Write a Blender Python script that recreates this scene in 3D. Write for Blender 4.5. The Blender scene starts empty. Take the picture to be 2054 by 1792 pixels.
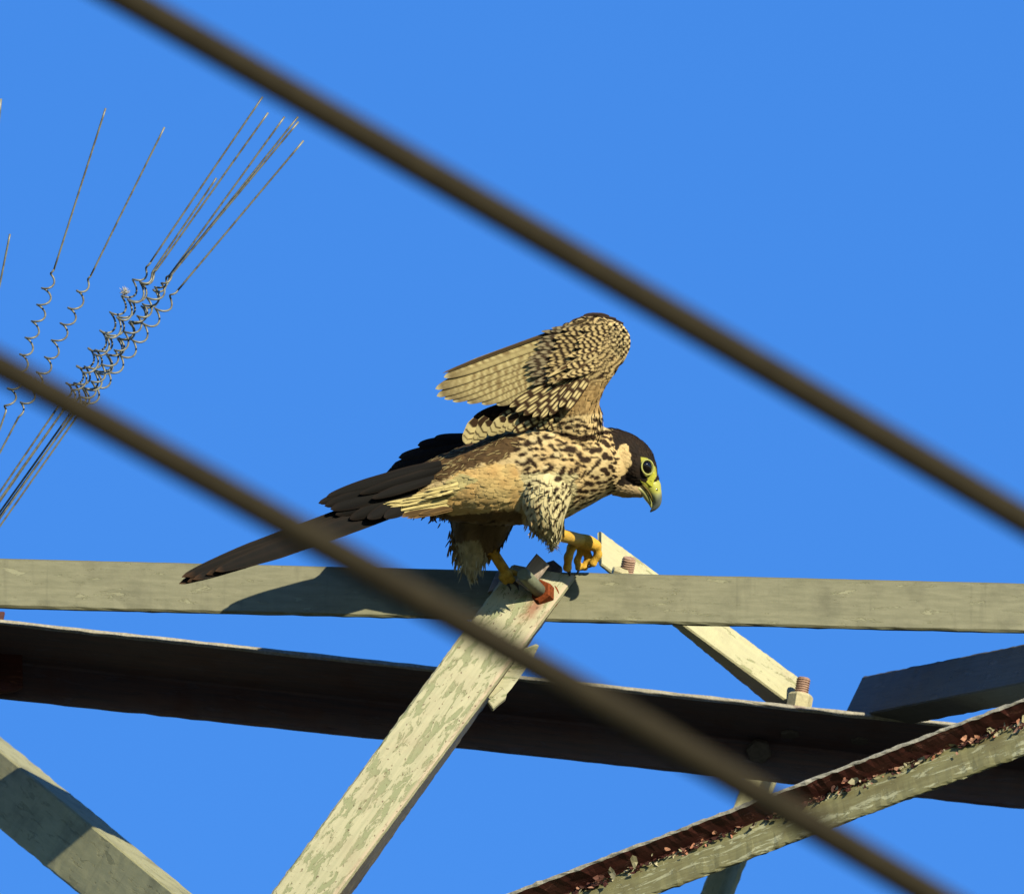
import bpy, bmesh, math, random
import numpy as np
from mathutils import Vector, Matrix
random.seed(7); rng = np.random.default_rng(7)
SC = bpy.context.scene
COL = SC.collection

# ------------------------------------------------------------------ camera
PITCH = math.radians(25.0)
DIST = 28.0                       # camera to the joint of the tower
S = 0.4771e-3                     # metres per unit of the 2054-unit wide frame, at DIST
HEIGHT = 13.4
FW, FH = 2054.0, 1792.0
cP, sP = math.cos(PITCH), math.sin(PITCH)
O = np.array([0.0, 0.0, HEIGHT])
RIGHT = np.array([1.0, 0, 0]); UP = np.array([0, -sP, cP]); BACK = np.array([0, -cP, -sP])
cam_d = bpy.data.cameras.new('camera'); cam = bpy.data.objects.new('camera', cam_d); COL.objects.link(cam)
cam.location = Vector(O + BACK * DIST)
cam.rotation_euler = (math.pi / 2 + PITCH, 0, 0)
cam_d.sensor_width = 36.0
cam_d.lens = 36.0 * DIST / (FW * S)
cam_d.clip_start = 0.5; cam_d.clip_end = 8000
cam_d.dof.use_dof = True
cam_d.dof.focus_distance = DIST - 0.10
cam_d.dof.aperture_fstop = 8.8
SC.camera = cam

# ------------------------------------------------------------------ sky and sun
SUN_V = np.array([0.535, 0.595, 0.60])                    # towards the sun, in camera axes
SUN_W = RIGHT * SUN_V[0] + UP * SUN_V[1] + BACK * SUN_V[2]
SUN_W /= np.linalg.norm(SUN_W)
SUN_EL = math.asin(SUN_W[2]); SUN_AZ = math.atan2(SUN_W[0], SUN_W[1])
SUNCOL = np.array([1.0, 0.87, 0.64])
w = bpy.data.worlds.new('World'); SC.world = w; w.use_nodes = True
nt = w.node_tree; bg = nt.nodes['Background']
sky = nt.nodes.new('ShaderNodeTexSky'); sky.sky_type = 'NISHITA'; sky.sun_disc = False
sky.sun_elevation = SUN_EL; sky.sun_rotation = SUN_AZ
sky.air_density = 1.0; sky.dust_density = 0.0; sky.ozone_density = 4.0
hs = nt.nodes.new('ShaderNodeHueSaturation'); hs.inputs['Saturation'].default_value = 1.23; hs.inputs['Hue'].default_value = 0.514
nt.links.new(sky.outputs[0], hs.inputs['Color']); nt.links.new(hs.outputs[0], bg.inputs['Color'])
bg.inputs['Strength'].default_value = 0.112
sd = bpy.data.lights.new('sun', 'SUN'); sd.energy = 5.0; sd.angle = math.radians(0.5); sd.color = SUNCOL
so = bpy.data.objects.new('sun', sd); COL.objects.link(so)
so.rotation_euler = Vector(SUN_W).to_track_quat('Z', 'Y').to_euler(); so.location = (4, -8, 30)
vs = SC.view_settings; vs.view_transform = 'Standard'; vs.look = 'None'; vs.gamma = 1.0; vs.exposure = 1.0
vs.use_curve_mapping = False
SC.cycles.use_denoising = True
SC.cycles.max_bounces = 6

# ------------------------------------------------------------------ coordinates
def VP(px, py, z=0.0):
    """a point seen at (px,py) of the frame, z units nearer than the focal plane -> world"""
    px = np.asarray(px, float); py = np.asarray(py, float); z = np.asarray(z, float) * S
    k = S * (DIST - z) / DIST
    return O + ((px - FW / 2) * k)[..., None] * RIGHT + ((FH / 2 - py) * k)[..., None] * UP + z[..., None] * BACK
def zH(px, py, H):
    """depth units of the point seen at (px,py) on the vertical plane H metres in front of the joint"""
    z = 0.0
    for _ in range(4):
        b = (FH / 2 - py) * S * (DIST - z) / DIST
        z = (H - sP * b) / cP
    return z / S
def PH(px, py, H): return VP(px, py, zH(px, py, H))
def vec(dx, dy, dz): return S * (dx * RIGHT - dy * UP + dz * BACK)     # dx right, dy down, dz to the camera
def unit(v): return v / np.linalg.norm(v)

# ------------------------------------------------------------------ objects
def tag(o, label=None, cat=None, group=None, kind=None):
    for k, v in (('label', label), ('category', cat), ('group', group), ('kind', kind)):
        if v: o[k] = v
    return o
def empty(name, loc):
    o = bpy.data.objects.new(name, None); COL.objects.link(o); o.location = Vector(loc); o.empty_display_size = 0.05
    return o
def root_of(o):
    L = np.array(o.location)
    while o.parent: o = o.parent; L = L + np.array(o.location)
    return L
def mesh(name, V, F, mat, parent=None, col=None, uv=None, smooth=True, loc=None):
    V = np.asarray(V, float)
    base = root_of(parent) if parent else (np.zeros(3) if loc is None else np.array(loc))
    m = bpy.data.meshes.new(name); m.from_pydata((V - base).tolist(), [], [tuple(f) for f in F])
    if col is not None:
        a = m.color_attributes.new('Col', 'FLOAT_COLOR', 'POINT')
        c = np.ones((len(V), 4), np.float32); c[:, :3] = col; a.data.foreach_set('color', c.ravel())
    if uv is not None:
        l = m.uv_layers.new(name='UVMap'); li = np.empty(len(m.loops), np.int32); m.loops.foreach_get('vertex_index', li)
        l.data.foreach_set('uv', np.asarray(uv, np.float32)[li].ravel())
    if smooth: m.polygons.foreach_set('use_smooth', [True] * len(m.polygons))
    m.materials.append(mat); m.update()
    o = bpy.data.objects.new(name, m); COL.objects.link(o)
    if parent: o.parent = parent
    else: o.location = Vector(base)
    return o
class MB:
    """collects pieces of one mesh"""
    def __init__(s): s.V = []; s.F = []; s.C = []; s.U = []; s.n = 0
    def add(s, V, F, C=None, U=None):
        V = np.asarray(V, float); s.V.append(V); s.F += [tuple(i + s.n for i in f) for f in F]
        if C is not None: s.C.append(np.broadcast_to(np.asarray(C, float), V.shape))
        if U is not None: s.U.append(np.asarray(U, float))
        s.n += len(V)
    def build(s, name, mat, parent=None, smooth=True, loc=None):
        return mesh(name, np.concatenate(s.V), s.F, mat, parent, np.concatenate(s.C) if s.C else None,
                    np.concatenate(s.U) if s.U else None, smooth, loc)

# ------------------------------------------------------------------ colours
def lin(c):
    c = np.asarray(c, float) / 255.0
    return np.where(c <= 0.04045, c / 12.92, ((c + 0.055) / 1.055) ** 2.4)
KA = 0.385
def C(r, g, b):
    """albedo of a paint or feather that looks like sRGB (r,g,b) in this light"""
    return np.clip(lin((r, g, b)) / SUNCOL * KA * np.array([1.0, 0.985, 0.84]), 0.003, 0.85)

# ------------------------------------------------------------------ materials
class NT:
    def __init__(s, name):
        s.m = bpy.data.materials.new(name); s.m.use_nodes = True; s.t = s.m.node_tree; s.b = s.t.nodes['Principled BSDF']
    def n(s, kind, **kw):
        nd = s.t.nodes.new(kind)
        for k, v in kw.items(): setattr(nd, k, v)
        return nd
    def l(s, a, b): s.t.links.new(a, b)
    def noise(s, vec_out, scale, detail=4, rough=0.55, dist=0.0):
        nd = s.n('ShaderNodeTexNoise'); nd.inputs['Scale'].default_value = scale; nd.inputs['Detail'].default_value = detail
        nd.inputs['Roughness'].default_value = rough; nd.inputs['Distortion'].default_value = dist
        s.l(vec_out, nd.inputs['Vector']); return nd.outputs['Fac']
    def ramp(s, fac, a, b):
        r = s.n('ShaderNodeMapRange'); r.inputs['From Min'].default_value = a; r.inputs['From Max'].default_value = b
        s.l(fac, r.inputs['Value']); return r.outputs['Result']
    def mix(s, fac, a, b):
        mx = s.n('ShaderNodeMix', data_type='RGBA')
        for sock, v in ((mx.inputs[6], a), (mx.inputs[7], b)):
            if hasattr(v, 'is_output'): s.l(v, sock)
            else: sock.default_value = (*v, 1)
        if hasattr(fac, 'is_output'): s.l(fac, mx.inputs[0])
        else: mx.inputs[0].default_value = fac
        return mx.outputs[2]
    def mapping(s, out, scale):
        mp = s.n('ShaderNodeMapping'); mp.inputs['Scale'].default_value = scale; s.l(out, mp.inputs['Vector']); return mp.outputs[0]
    def bump(s, h, strength, dist=0.001, prev=None):
        b = s.n('ShaderNodeBump'); b.inputs['Strength'].default_value = strength; b.inputs['Distance'].default_value = dist
        s.l(h, b.inputs['Height'])
        if prev is not None: s.l(prev, b.inputs['Normal'])
        return b.outputs[0]
    def math(s, op, a, b):
        m = s.n('ShaderNodeMath', operation=op)
        for i, v in ((0, a), (1, b)):
            if hasattr(v, 'is_output'): s.l(v, m.inputs[i])
            else: m.inputs[i].default_value = v
        return m.outputs[0]
def steel(name, base, alt, under, peel=0.5, dirt=(60, 55, 40), streak=(6, 60), flaky=0.0, rough=0.6, spots=0.0, drips=0.0, stain=None):
    """weathered paint on an angle bar: runs along the bar, peeled patches, specks. UV is in metres."""
    t = NT(name); uv = t.n('ShaderNodeTexCoord').outputs['UV']
    st = t.noise(t.mapping(uv, (streak[0], streak[1], 1)), 6, 6, 0.6)
    big = t.noise(uv, 22, 4, 0.6)
    c = t.mix(t.ramp(st, 0.38, 0.66), C(*base), C(*alt))
    pl = t.noise(t.mapping(uv, (13, 55, 1)), 2.2, 7, 0.68, 0.6)
    pm = t.ramp(pl, 1 - peel, 1 - peel + 0.025)
    c = t.mix(pm, c, C(*under))
    c = t.mix(t.math('MULTIPLY', t.ramp(big, 0.5, 0.75), 0.55), c, C(*dirt))
    fine = t.noise(uv, 900, 3, 0.7)
    c = t.mix(t.math('MULTIPLY', t.ramp(fine, 0.56, 0.72), 0.35), c, C(*dirt))
    if drips:
        dr_ = t.ramp(t.noise(t.mapping(uv, (38, 2.5, 1)), 1.6, 5, 0.6, 0.4), 0.56, 0.74)
        c = t.mix(t.math('MULTIPLY', dr_, drips), c, C(*dirt))
    if stain:
        sx_ = t.n('ShaderNodeSeparateXYZ'); t.l(uv, sx_.inputs[0]); wob = t.noise(uv, 130, 4, 0.6)
        dv_ = t.math('ABSOLUTE', t.math('SUBTRACT', sx_.outputs[1], stain[2]), 0)
        across = t.ramp(t.math('ADD', dv_, t.math('MULTIPLY', wob, stain[3])), stain[3] * 1.5, stain[3] * 0.7)
        along = t.math('MULTIPLY', t.ramp(sx_.outputs[0], stain[0] - .006, stain[0] + .004), t.ramp(t.math('ADD', sx_.outputs[0], t.math('MULTIPLY', wob, .02)), stain[1] + .022, stain[1] - .004))
        c = t.mix(t.math('MULTIPLY', t.math('MULTIPLY', across, along), .85), c, C(160, 84, 44))
        c = t.mix(t.math('MULTIPLY', t.ramp(sx_.outputs[1], .0045, .0015), .6), c, C(232, 196, 158))
    h = t.math('MULTIPLY', pm, -1.0)
    if spots:
        sp = t.noise(t.mapping(uv, (60, 100, 1)), 3, 3, 0.6)
        sm = t.ramp(sp, 1 - spots, 1 - spots + 0.03)
        c = t.mix(t.math('MULTIPLY', sm, 0.8), c, C(105, 70, 45)); h = t.math('SUBTRACT', h, t.math('MULTIPLY', sm, 0.5))
    t.l(c, t.b.inputs['Base Color']); t.b.inputs['Roughness'].default_value = rough
    t.b.inputs['Specular IOR Level'].default_value = 0.25
    nb = t.bump(h, 0.55, 0.0007); nb = t.bump(st, 0.25, 0.0008, nb); nb = t.bump(fine, 0.2, 0.0003, nb)
    t.l(nb, t.b.inputs['Normal'])
    return t.m
def plain(name, col, rough=0.6, spec=0.3, var=0.25, scale=300, metal=0.0):
    t = NT(name); co = t.n('ShaderNodeTexCoord').outputs['Object']
    nz = t.noise(co, scale, 4, 0.6)
    t.l(t.mix(t.ramp(nz, 0.3, 0.7), col * (1 - var), np.clip(col * (1 + var), 0, 0.9)), t.b.inputs['Base Color'])
    t.b.inputs['Roughness'].default_value = rough; t.b.inputs['Specular IOR Level'].default_value = spec
    t.b.inputs['Metallic'].default_value = metal
    t.l(t.bump(nz, 0.25, 0.0005), t.b.inputs['Normal'])
    return t.m
M_BEAM = steel('olive_grey_paint', (158, 150, 112), (140, 134, 98), (172, 164, 122), 0.40, (92, 88, 62), (5, 34), drips=0.45)
M_BRACE = steel('peeling_cream_paint', (216, 203, 154), (196, 187, 140), (164, 164, 112), 0.47, (190, 166, 126), (2.2, 46), spots=0.36, stain=(0.034, 0.062, 0.0135, 0.009))
M_SIDE = steel('streaked_shaded_flange', (150, 130, 86), (84, 66, 42), (190, 166, 116), 0.36, (70, 54, 34), (9, 70), spots=0.2)  # streaked paint, darkened so the flange's shade is in its colour
M_PALE = steel('pale_yellow_paint', (238, 226, 168), (228, 214, 162), (190, 184, 126), 0.40, (205, 180, 140), (3, 40), spots=0.30)
M_OLIVE = steel('worn_olive_paint', (204, 194, 142), (190, 182, 132), (176, 168, 120), 0.42, (104, 98, 70), (6, 30), drips=0.35)
M_PATCHY = steel('patchy_olive_paint', (156, 146, 96), (174, 165, 112), (220, 212, 160), 0.46, (110, 92, 60), (3, 40), spots=0.22)
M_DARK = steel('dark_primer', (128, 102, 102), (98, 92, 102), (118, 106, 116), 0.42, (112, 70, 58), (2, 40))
M_MAROON = steel('maroon_rust', (112, 56, 44), (84, 42, 34), (140, 84, 64), 0.40, (56, 32, 26), (3, 60), spots=0.3)
M_PINK = steel('pinkish_primer', (216, 190, 165), (198, 172, 146), (226, 206, 176), 0.45, (150, 120, 100), (3, 40), spots=0.22)
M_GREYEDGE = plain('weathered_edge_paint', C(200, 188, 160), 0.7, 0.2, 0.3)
M_RUST = plain('orange_rust', C(150, 72, 34), 0.85, 0.1, 0.5, 500)
M_STUD = plain('grey_green_paint', C(150, 150, 116), 0.55, 0.3, 0.15)
M_THREAD = plain('pink_rusty_thread', C(208, 164, 132), 0.7, 0.2, 0.3)
M_NUTCREAM = plain('cream_painted_nut', C(232, 214, 158), 0.65, 0.2, 0.2)
M_NUTDARK = plain('dark_nut_paint', C(120, 110, 104), 0.7, 0.2, 0.3)

# ------------------------------------------------------------------ ground
t = NT('dry_grass'); co = t.n('ShaderNodeTexCoord').outputs['Object']
t.l(t.mix(t.ramp(t.noise(co, 0.5, 8), 0.35, 0.65), (0.022, 0.032, 0.012), (0.05, 0.045, 0.025)), t.b.inputs['Base Color'])
t.b.inputs['Roughness'].default_value = 1.0
ang = np.linspace(0, 2 * math.pi, 65)[:-1]
gv = [(0, 0, 0)] + [(r * math.cos(a), r * math.sin(a), 0.35 * math.sin(5 * a + r)) for r in (12, 60, 400, 4000) for a in ang]
gf = [(0, 1 + i, 1 + (i + 1) % 64) for i in range(64)] + [(1 + k * 64 + i, 1 + (k + 1) * 64 + i, 1 + (k + 1) * 64 + (i + 1) % 64, 1 + k * 64 + (i + 1) % 64) for k in range(3) for i in range(64)]
tag(mesh('ground', gv, gf, t.m), kind='structure')

# ------------------------------------------------------------------ tower members
tower = tag(empty('lattice_tower', (0.0, 0.25, 0.0)),
            'weathered steel lattice tower of bolted angle bars under the falcon', 'tower')
def angle(name, h0, h1, a0, b0, t, mat, a1=None, b1=None, nseg=60, cut0=(0, 0), cut1=(0, 0), jit=0.00025, label=None, edge=None):
    """L-section bar from heel h0 to h1; a, b are the vectors from heel to the two toes"""
    a1 = a0 if a1 is None else a1; b1 = b0 if b1 is None else b1
    ax = unit(h1 - h0); V = []; U = []
    r = t * 0.3
    rr = np.random.default_rng(abs(hash(name)) % 1000 + int(abs(h0[0]) * 1e4))
    prof = None
    for i in range(nseg + 1):
        f = i / nseg
        a = a0 + (a1 - a0) * f; b = b0 + (b1 - b0) * f
        a = a - ax * (a @ ax); b = b - ax * (b @ ax)
        wa, wb = np.linalg.norm(a), np.linalg.norm(b); ua = a / wa
        ub = b - ua * (b @ ua); ub = ub / np.linalg.norm(ub)
        prof = [(r, 0), (wa * .25, 0), (wa * .5, 0), (wa * .75, 0), (wa - r, 0), (wa, r), (wa, t - r), (wa - r, t), (wa * .5, t), (t + 1.2 * r, t), (t + .35 * r, t + .35 * r), (t, t + 1.2 * r),
                (t, wb * .5), (t, wb - r), (t - r, wb), (r, wb), (0, wb - r), (0, wb * .75), (0, wb * .5), (0, wb * .25), (0, r)]
        d = 0.0; last = prof[0]
        c0 = h0 + (h1 - h0) * f
        for k, (x, y) in enumerate(prof):
            d += math.hypot(x - last[0], y - last[1]); last = (x, y)
            sh = (1 - f) * (cut0[0] * x + cut0[1] * y) + f * (cut1[0] * x + cut1[1] * y)
            j = rr.normal(0, jit, 3) if k in (4, 5, 6, 7, 13, 14, 15, 16) else rr.normal(0, jit * .3, 3)
            V.append(c0 + ua * x + ub * y + ax * sh + j)
            U.append((f * np.linalg.norm(h1 - h0), d))
    n = len(prof); F = []
    for i in range(nseg):
        for k in range(n):
            F.append((i * n + k, i * n + (k + 1) % n, (i + 1) * n + (k + 1) % n, (i + 1) * n + k))
    # caps as two convex quads each
    for base, flip in ((0, False), (nseg * n, True)):
        q1 = [base + k for k in (0, 1, 2, 3, 4, 5, 6, 7, 8, 9, 10)]; q2 = [base + k for k in (0, 10, 11, 12, 13, 14, 15, 16, 17, 18, 19, 20)]
        F += [tuple(q1 if flip else q1[::-1]), tuple(q2 if flip else q2[::-1])]
    # the seam of the uv goes round the heel only
    bm_o = mesh(name, V, F, mat, tower, uv=U, smooth=False)
    bm = bmesh.new(); bm.from_mesh(bm_o.data); bmesh.ops.recalc_face_normals(bm, faces=bm.faces); bm.to_mesh(bm_o.data); bm.free()
    if edge is not None:                                   # paint of the toe edge and outer back of flange a
        bm_o.data.materials.append(edge)
        for i, p in enumerate(bm_o.data.polygons):
            if i < nseg * n and (i % n) in (4, 5, 6): p.material_index = 1
    if label: bm_o['label'] = label
    return bm_o
def line(p0, p1, x): return p0[1] + (p1[1] - p0[1]) * (x - p0[0]) / (p1[0] - p0[0])
# top chord
def tb(px): return (px, 1118 + 0.0243 * px, 0.012 - 0.024 * px / 2054)
angle('top_chord', PH(*tb(-900)), PH(*tb(2950)), np.array([0, 0, -0.0516]), np.array([0, 0.040, 0]), 0.006, M_BEAM, nseg=150,
      label='level olive grey angle bar the falcon stands on')
# rear chord
def clearance(P):
    q0, q1 = PH(*tb(0)) + np.array([0, 0.040, 0]), PH(*tb(2054)) + np.array([0, 0.040, 0])
    t_ = (P[1] - q0[1]) / -SUN_W[1]
    for _ in range(3):
        R = P + SUN_W * t_; f = (R[0] - q0[0]) / (q1[0] - q0[0]); t_ = (P[1] - (q0 + (q1 - q0) * f)[1]) / -SUN_W[1]
    R = P + SUN_W * t_; return R[2] - (q0 + (q1 - q0) * (R[0] - q0[0]) / (q1[0] - q0[0]))[2]
def edge_at(px, py, want):
    lo, hi = -0.6, -0.02
    for _ in range(40):
        m_ = (lo + hi) / 2
        if clearance(PH(px, py, m_)) > want: lo = m_
        else: hi = m_
    return PH(px, py, lo)
e0 = edge_at(0, 1240, 0.003); e1 = edge_at(1900, 1445, 0.003); dd = (e1 - e0)
e0, e1 = e0 - dd * 0.5, e1 + dd * 0.5
ax = unit(e1 - e0); fl = np.array([0, 0.090, 0.0]); fl -= ax * (fl @ ax)
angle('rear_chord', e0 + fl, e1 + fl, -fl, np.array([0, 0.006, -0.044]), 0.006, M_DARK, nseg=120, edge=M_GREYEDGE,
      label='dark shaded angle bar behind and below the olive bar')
# bright brace in front, running down to the left
rx, ry = 0.80, 0.60
angle('front_brace', PH(1158, 1155, 0.0075), PH(570, 1939, 0.075), vec(-118 * rx, -118 * ry, -6), vec(4 * rx, 4 * ry, -70), 0.006, M_BRACE,
      a1=vec(-108 * rx, -108 * ry, -38), b1=vec(50 * rx, 50 * ry, -104), nseg=120, cut0=(0.55, 0), label='bright cream brace with peeling paint in front')
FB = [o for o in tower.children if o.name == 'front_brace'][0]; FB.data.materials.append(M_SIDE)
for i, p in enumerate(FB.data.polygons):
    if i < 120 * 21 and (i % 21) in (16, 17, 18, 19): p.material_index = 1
# short bar end in front of the brace top
angle('bar_end', PH(1076, 1109, 0.046), PH(1034, 1163, 0.038), vec(35 * rx, 35 * ry, 4), vec(-17 * rx, -17 * ry, -92), 0.0045, M_PINK, nseg=8, cut0=(0.1, 0.0),
      label='short pinkish bar end standing at the head of the front brace')
# pale brace behind, running down to the right
fx, fy = 0.60, -0.80
angle('far_brace', PH(1207, 1132, -0.060), PH(1604, 1425, -0.222), vec(54 * fx, 54 * fy, -42), vec(-6 * fx, -6 * fy, -8), 0.005, M_PALE,
      b1=vec(-36 * fx, -36 * fy, -44), nseg=70, cut0=(-0.42, 0), label='sunlit pale yellow brace behind the olive bar')
# shaded bar at the right
h0 = PH(1690, 1441, -0.25); h1 = PH(2054, 1369, 0.077); h1 = h1 + (h1 - h0) * 0.35
axv = unit(h1 - h0); av = UP - axv * (axv @ UP); av = unit(av); nv = np.cross(axv, av); nv = nv if nv @ BACK > 0 else -nv
ph = math.radians(17); a_ = av * math.cos(ph) - nv * math.sin(ph); b_ = -(nv * math.cos(ph) + av * math.sin(ph))
M_SLATE = steel('slate_grey_paint', (120, 116, 108), (106, 102, 96), (132, 126, 118), 0.42, (84, 80, 76), (2, 50))
angle('shaded_strut', h0, h1, a_ * 0.041, b_ * 0.041, 0.005, M_SLATE, nseg=60, cut0=(0.6, 0), label='grey bar in the shade at the right')
# brace at the lower left
p0 = PH(0, 1504, -0.335); p1 = PH(343, 1785, -0.175); d_ = p1 - p0
pp = -0.64 * RIGHT - 0.77 * UP; ax = unit(d_); pp = unit(pp - ax * (pp @ ax)); q = np.cross(ax, pp); q = q if q @ BACK > 0 else -q
angle('lower_left_brace', p0 - d_ * 0.7, p1 + d_ * 0.7, (pp * 123 - q * 22) * S, (-pp * 22 - q * 123) * S, 0.006, M_OLIVE, nseg=80,
      label='olive brace at the lower left crossed by shadow stripes')
# rusty brace at the lower right
c0 = (1253, 1749); c1 = (2054, 1446)
gx, gy = 0.354, -0.935
HR = lambda x: -0.05 + 0.17 * (x - 1253) / 800
hp = lambda x: PH(x, line(c0, c1, x), HR(x))
RB = angle('rusty_brace', hp(900), hp(2300), vec(62 * gx, 62 * gy, 50), vec(-66 * gx, -66 * gy, 82), 0.0045, M_PATCHY, nseg=130, edge=M_GREYEDGE, jit=0.0004,
      label='patchy olive brace with maroon underside at the lower right')
RB.data.materials.append(M_MAROON)
for i, p in enumerate(RB.data.polygons):
    if i < 130 * 21 and (i % 21) in (7, 8, 9): p.material_index = 2
# strut hanging at the bottom
v0 = PH(1556, 1508, -0.40); v1 = PH(1350, 2048, -0.40)
vx, vy = 0.934, 0.357
angle('hanging_strut', v0, v1, vec(-42 * vx, -42 * vy, 16), vec(28 * vx, 28 * vy, 72), 0.005, M_OLIVE, nseg=40, label='strut hanging below the rear chord')
# gusset at the left border
gp = [(-160, 1225), (10, 1225), (6, 1243), (44, 1290), (46, 1376), (28, 1384), (-20, 1390), (-160, 1400)]
def plate(name, pts, Hs, thick, mat, parent=tower, label=None, jit=0.0):
    P = np.array([PH(x, y, h) for (x, y), h in zip(pts, Hs)])
    n = unit(np.cross(P[1] - P[0], P[-1] - P[0])); n = n if n @ BACK > 0 else -n
    V = np.concatenate([P, P - n * thick]); k = len(P)
    F = [tuple(range(k)), tuple(range(2 * k - 1, k - 1, -1))] + [(i, k + i, k + (i + 1) % k, (i + 1) % k) for i in range(k)]
    m = MB(); m.add(V, F, U=[(v @ RIGHT, v @ UP) for v in V])
    o = m.build(name, mat, parent, smooth=False)
    bm = bmesh.new(); bm.from_mesh(o.data); bmesh.ops.recalc_face_normals(bm, faces=bm.faces)
    bmesh.ops.bevel(bm, geom=list(bm.edges), offset=thick * 0.15, segments=1, affect='EDGES'); bm.to_mesh(o.data); bm.free()
    if label: o['label'] = label
    return o
plate('gusset_plate', gp, [-0.155] * 8, 0.006, M_MAROON, label='dark gusset at the left border')

# ------------------------------------------------------------------ bolts
def frame_of(axis):
    a = unit(np.asarray(axis, float)); x = np.cross(a, [0.3, 0.9, 0.2]); x = unit(x); return a, x, np.cross(a, x)
def lathe(P, axis, prof, n, mat, name, parent, smooth=True, phase=0.0, lobes=None):
    a, x, y = frame_of(axis); V = []; F = []
    for (h, r) in prof:
        for k in range(n):
            th = 2 * math.pi * k / n + phase
            V.append(P + a * h + r * (x * math.cos(th) + y * math.sin(th)))
    m = len(prof)
    for i in range(m - 1):
        for k in range(n): F.append((i * n + k, i * n + (k + 1) % n, (i + 1) * n + (k + 1) % n, (i + 1) * n + k))
    F += [tuple(range(n))[::-1], tuple((m - 1) * n + k for k in range(n))]
    o = mesh(name, V, F, mat, parent, smooth=smooth)
    bm = bmesh.new(); bm.from_mesh(o.data); bmesh.ops.recalc_face_normals(bm, faces=bm.faces); bm.to_mesh(o.data); bm.free()
    return o
def nut(P, axis, r, h, mat, parent, phase=0.2, name='nut'):
    return lathe(P, axis, [(0, r * .97), (h * .08, r), (h * .85, r), (h, r * .86)], 6, mat, name, parent, smooth=False, phase=phase)
def thread(P, axis, r, L, mat, parent, pitch=0.0022, name='thread'):
    prof = []; h = 0.0
    while h < L - pitch:
        prof += [(h, r * .86), (h + pitch * .3, r), (h + pitch * .62, r), (h + pitch * .9, r * .86)]; h += pitch
    prof += [(L - pitch * .3, r * .9), (L, r * .75)]
    return lathe(P, axis, prof, 24, mat, name, parent, smooth=False)
def bolt_root(P, label=None):
    return None
dv = lambda x, y, z: x * RIGHT + y * UP + z * BACK
# stud through the front brace
ax1 = dv(-0.38, 0.40, 0.835); P1 = PH(1090, 1193, 0.010)
st = lathe(P1, ax1, [(0, .0066), (0.050, .0066), (0.0515, .0060), (0.052, .0045)], 28, M_STUD, 'stud', tower)
st['label'] = 'smooth grey green stud on the front brace'
for p in st.data.polygons: p.use_smooth = len(p.vertices) == 4
n1 = nut(P1 - unit(ax1) * 0.001, ax1, 0.0125, 0.0125, M_RUST, st); n1['label'] = 'rust orange nut'
lathe(P1 - unit(ax1) * 0.004, dv(-0.2, 0.2, 0.95), [(0, .0145), (0.0022, .0145), (0.0026, .0135)], 28, M_RUST, 'washer', st)
# bolt on the rear chord
ax2 = dv(0.16, 0.93, -0.2); P2 = PH(1602, 1421, -0.205)
b2 = nut(P2, ax2, 0.0122, 0.0150, M_NUTCREAM, tower, 0.5); b2['label'] = 'cream nut on the rear chord'
thread(P2 + unit(ax2) * 0.0145, ax2, 0.0068, 0.0165, M_THREAD, b2)
lathe(P2 - unit(ax2) * 0.003, ax2, [(0, .015), (0.003, .015)], 24, M_PINK, 'washer', b2, smooth=False)
# bolt at the head of the far brace
ax3 = dv(0.22, 0.9, 0.3); P3 = PH(1242, 1156, -0.045)
b3 = nut(P3, ax3, 0.0085, 0.008, M_NUTCREAM, tower, 0.1); b3['label'] = 'half hidden nut at the head of the far brace'
thread(PH(1256, 1152, -0.05), dv(0.18, 0.93, 0.2), 0.0068, 0.0170, M_THREAD, b3)
# dark bolt end beside the toes
nut(PH(1108, 1150, -0.004), dv(-0.1, 0.3, 0.9), 0.0105, 0.012, M_NUTDARK, tower, 0.4)
# heads in the shade of the rear chord
for (x, y, H, a, r) in ((1522, 1502, -0.268, (0, -0.42, 0.9), 0.0125), (1585, 1457, -0.245, (0, -0.8, 0.3), 0.010), (1725, 1470, -0.255, (0, -0.8, 0.3), 0.010)):
    nut(PH(x, y, H), dv(*a), r, 0.009, M_NUTDARK, tower, 0.3, 'bolt_head')
plate('packing_plate', [(978, 1187), (996, 1146), (1022, 1139), (1030, 1165), (1006, 1180)], [0.003] * 5, 0.004, M_PINK)
plate('lip_strip', [(1036, 1316), (1048, 1300), (1076, 1289), (1060, 1322), (1020, 1376), (1004, 1394), (976, 1397)], [0.010, 0.010, 0.008, 0.009, 0.013, 0.014, 0.015], 0.004, M_BRACE)
# small bent clip on the brace flange
P = lambda x, y, H: PH(x, y, H)
cl = plate('clip', [(978, 1404), (990, 1394), (1010, 1376), (1018, 1386), (1015, 1398), (1000, 1410), (989, 1420)], [0.022, 0.020, 0.016, 0.016, 0.018, 0.02, 0.023], 0.006, M_BRACE, label='small bent clip on the edge of the front brace')

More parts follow.
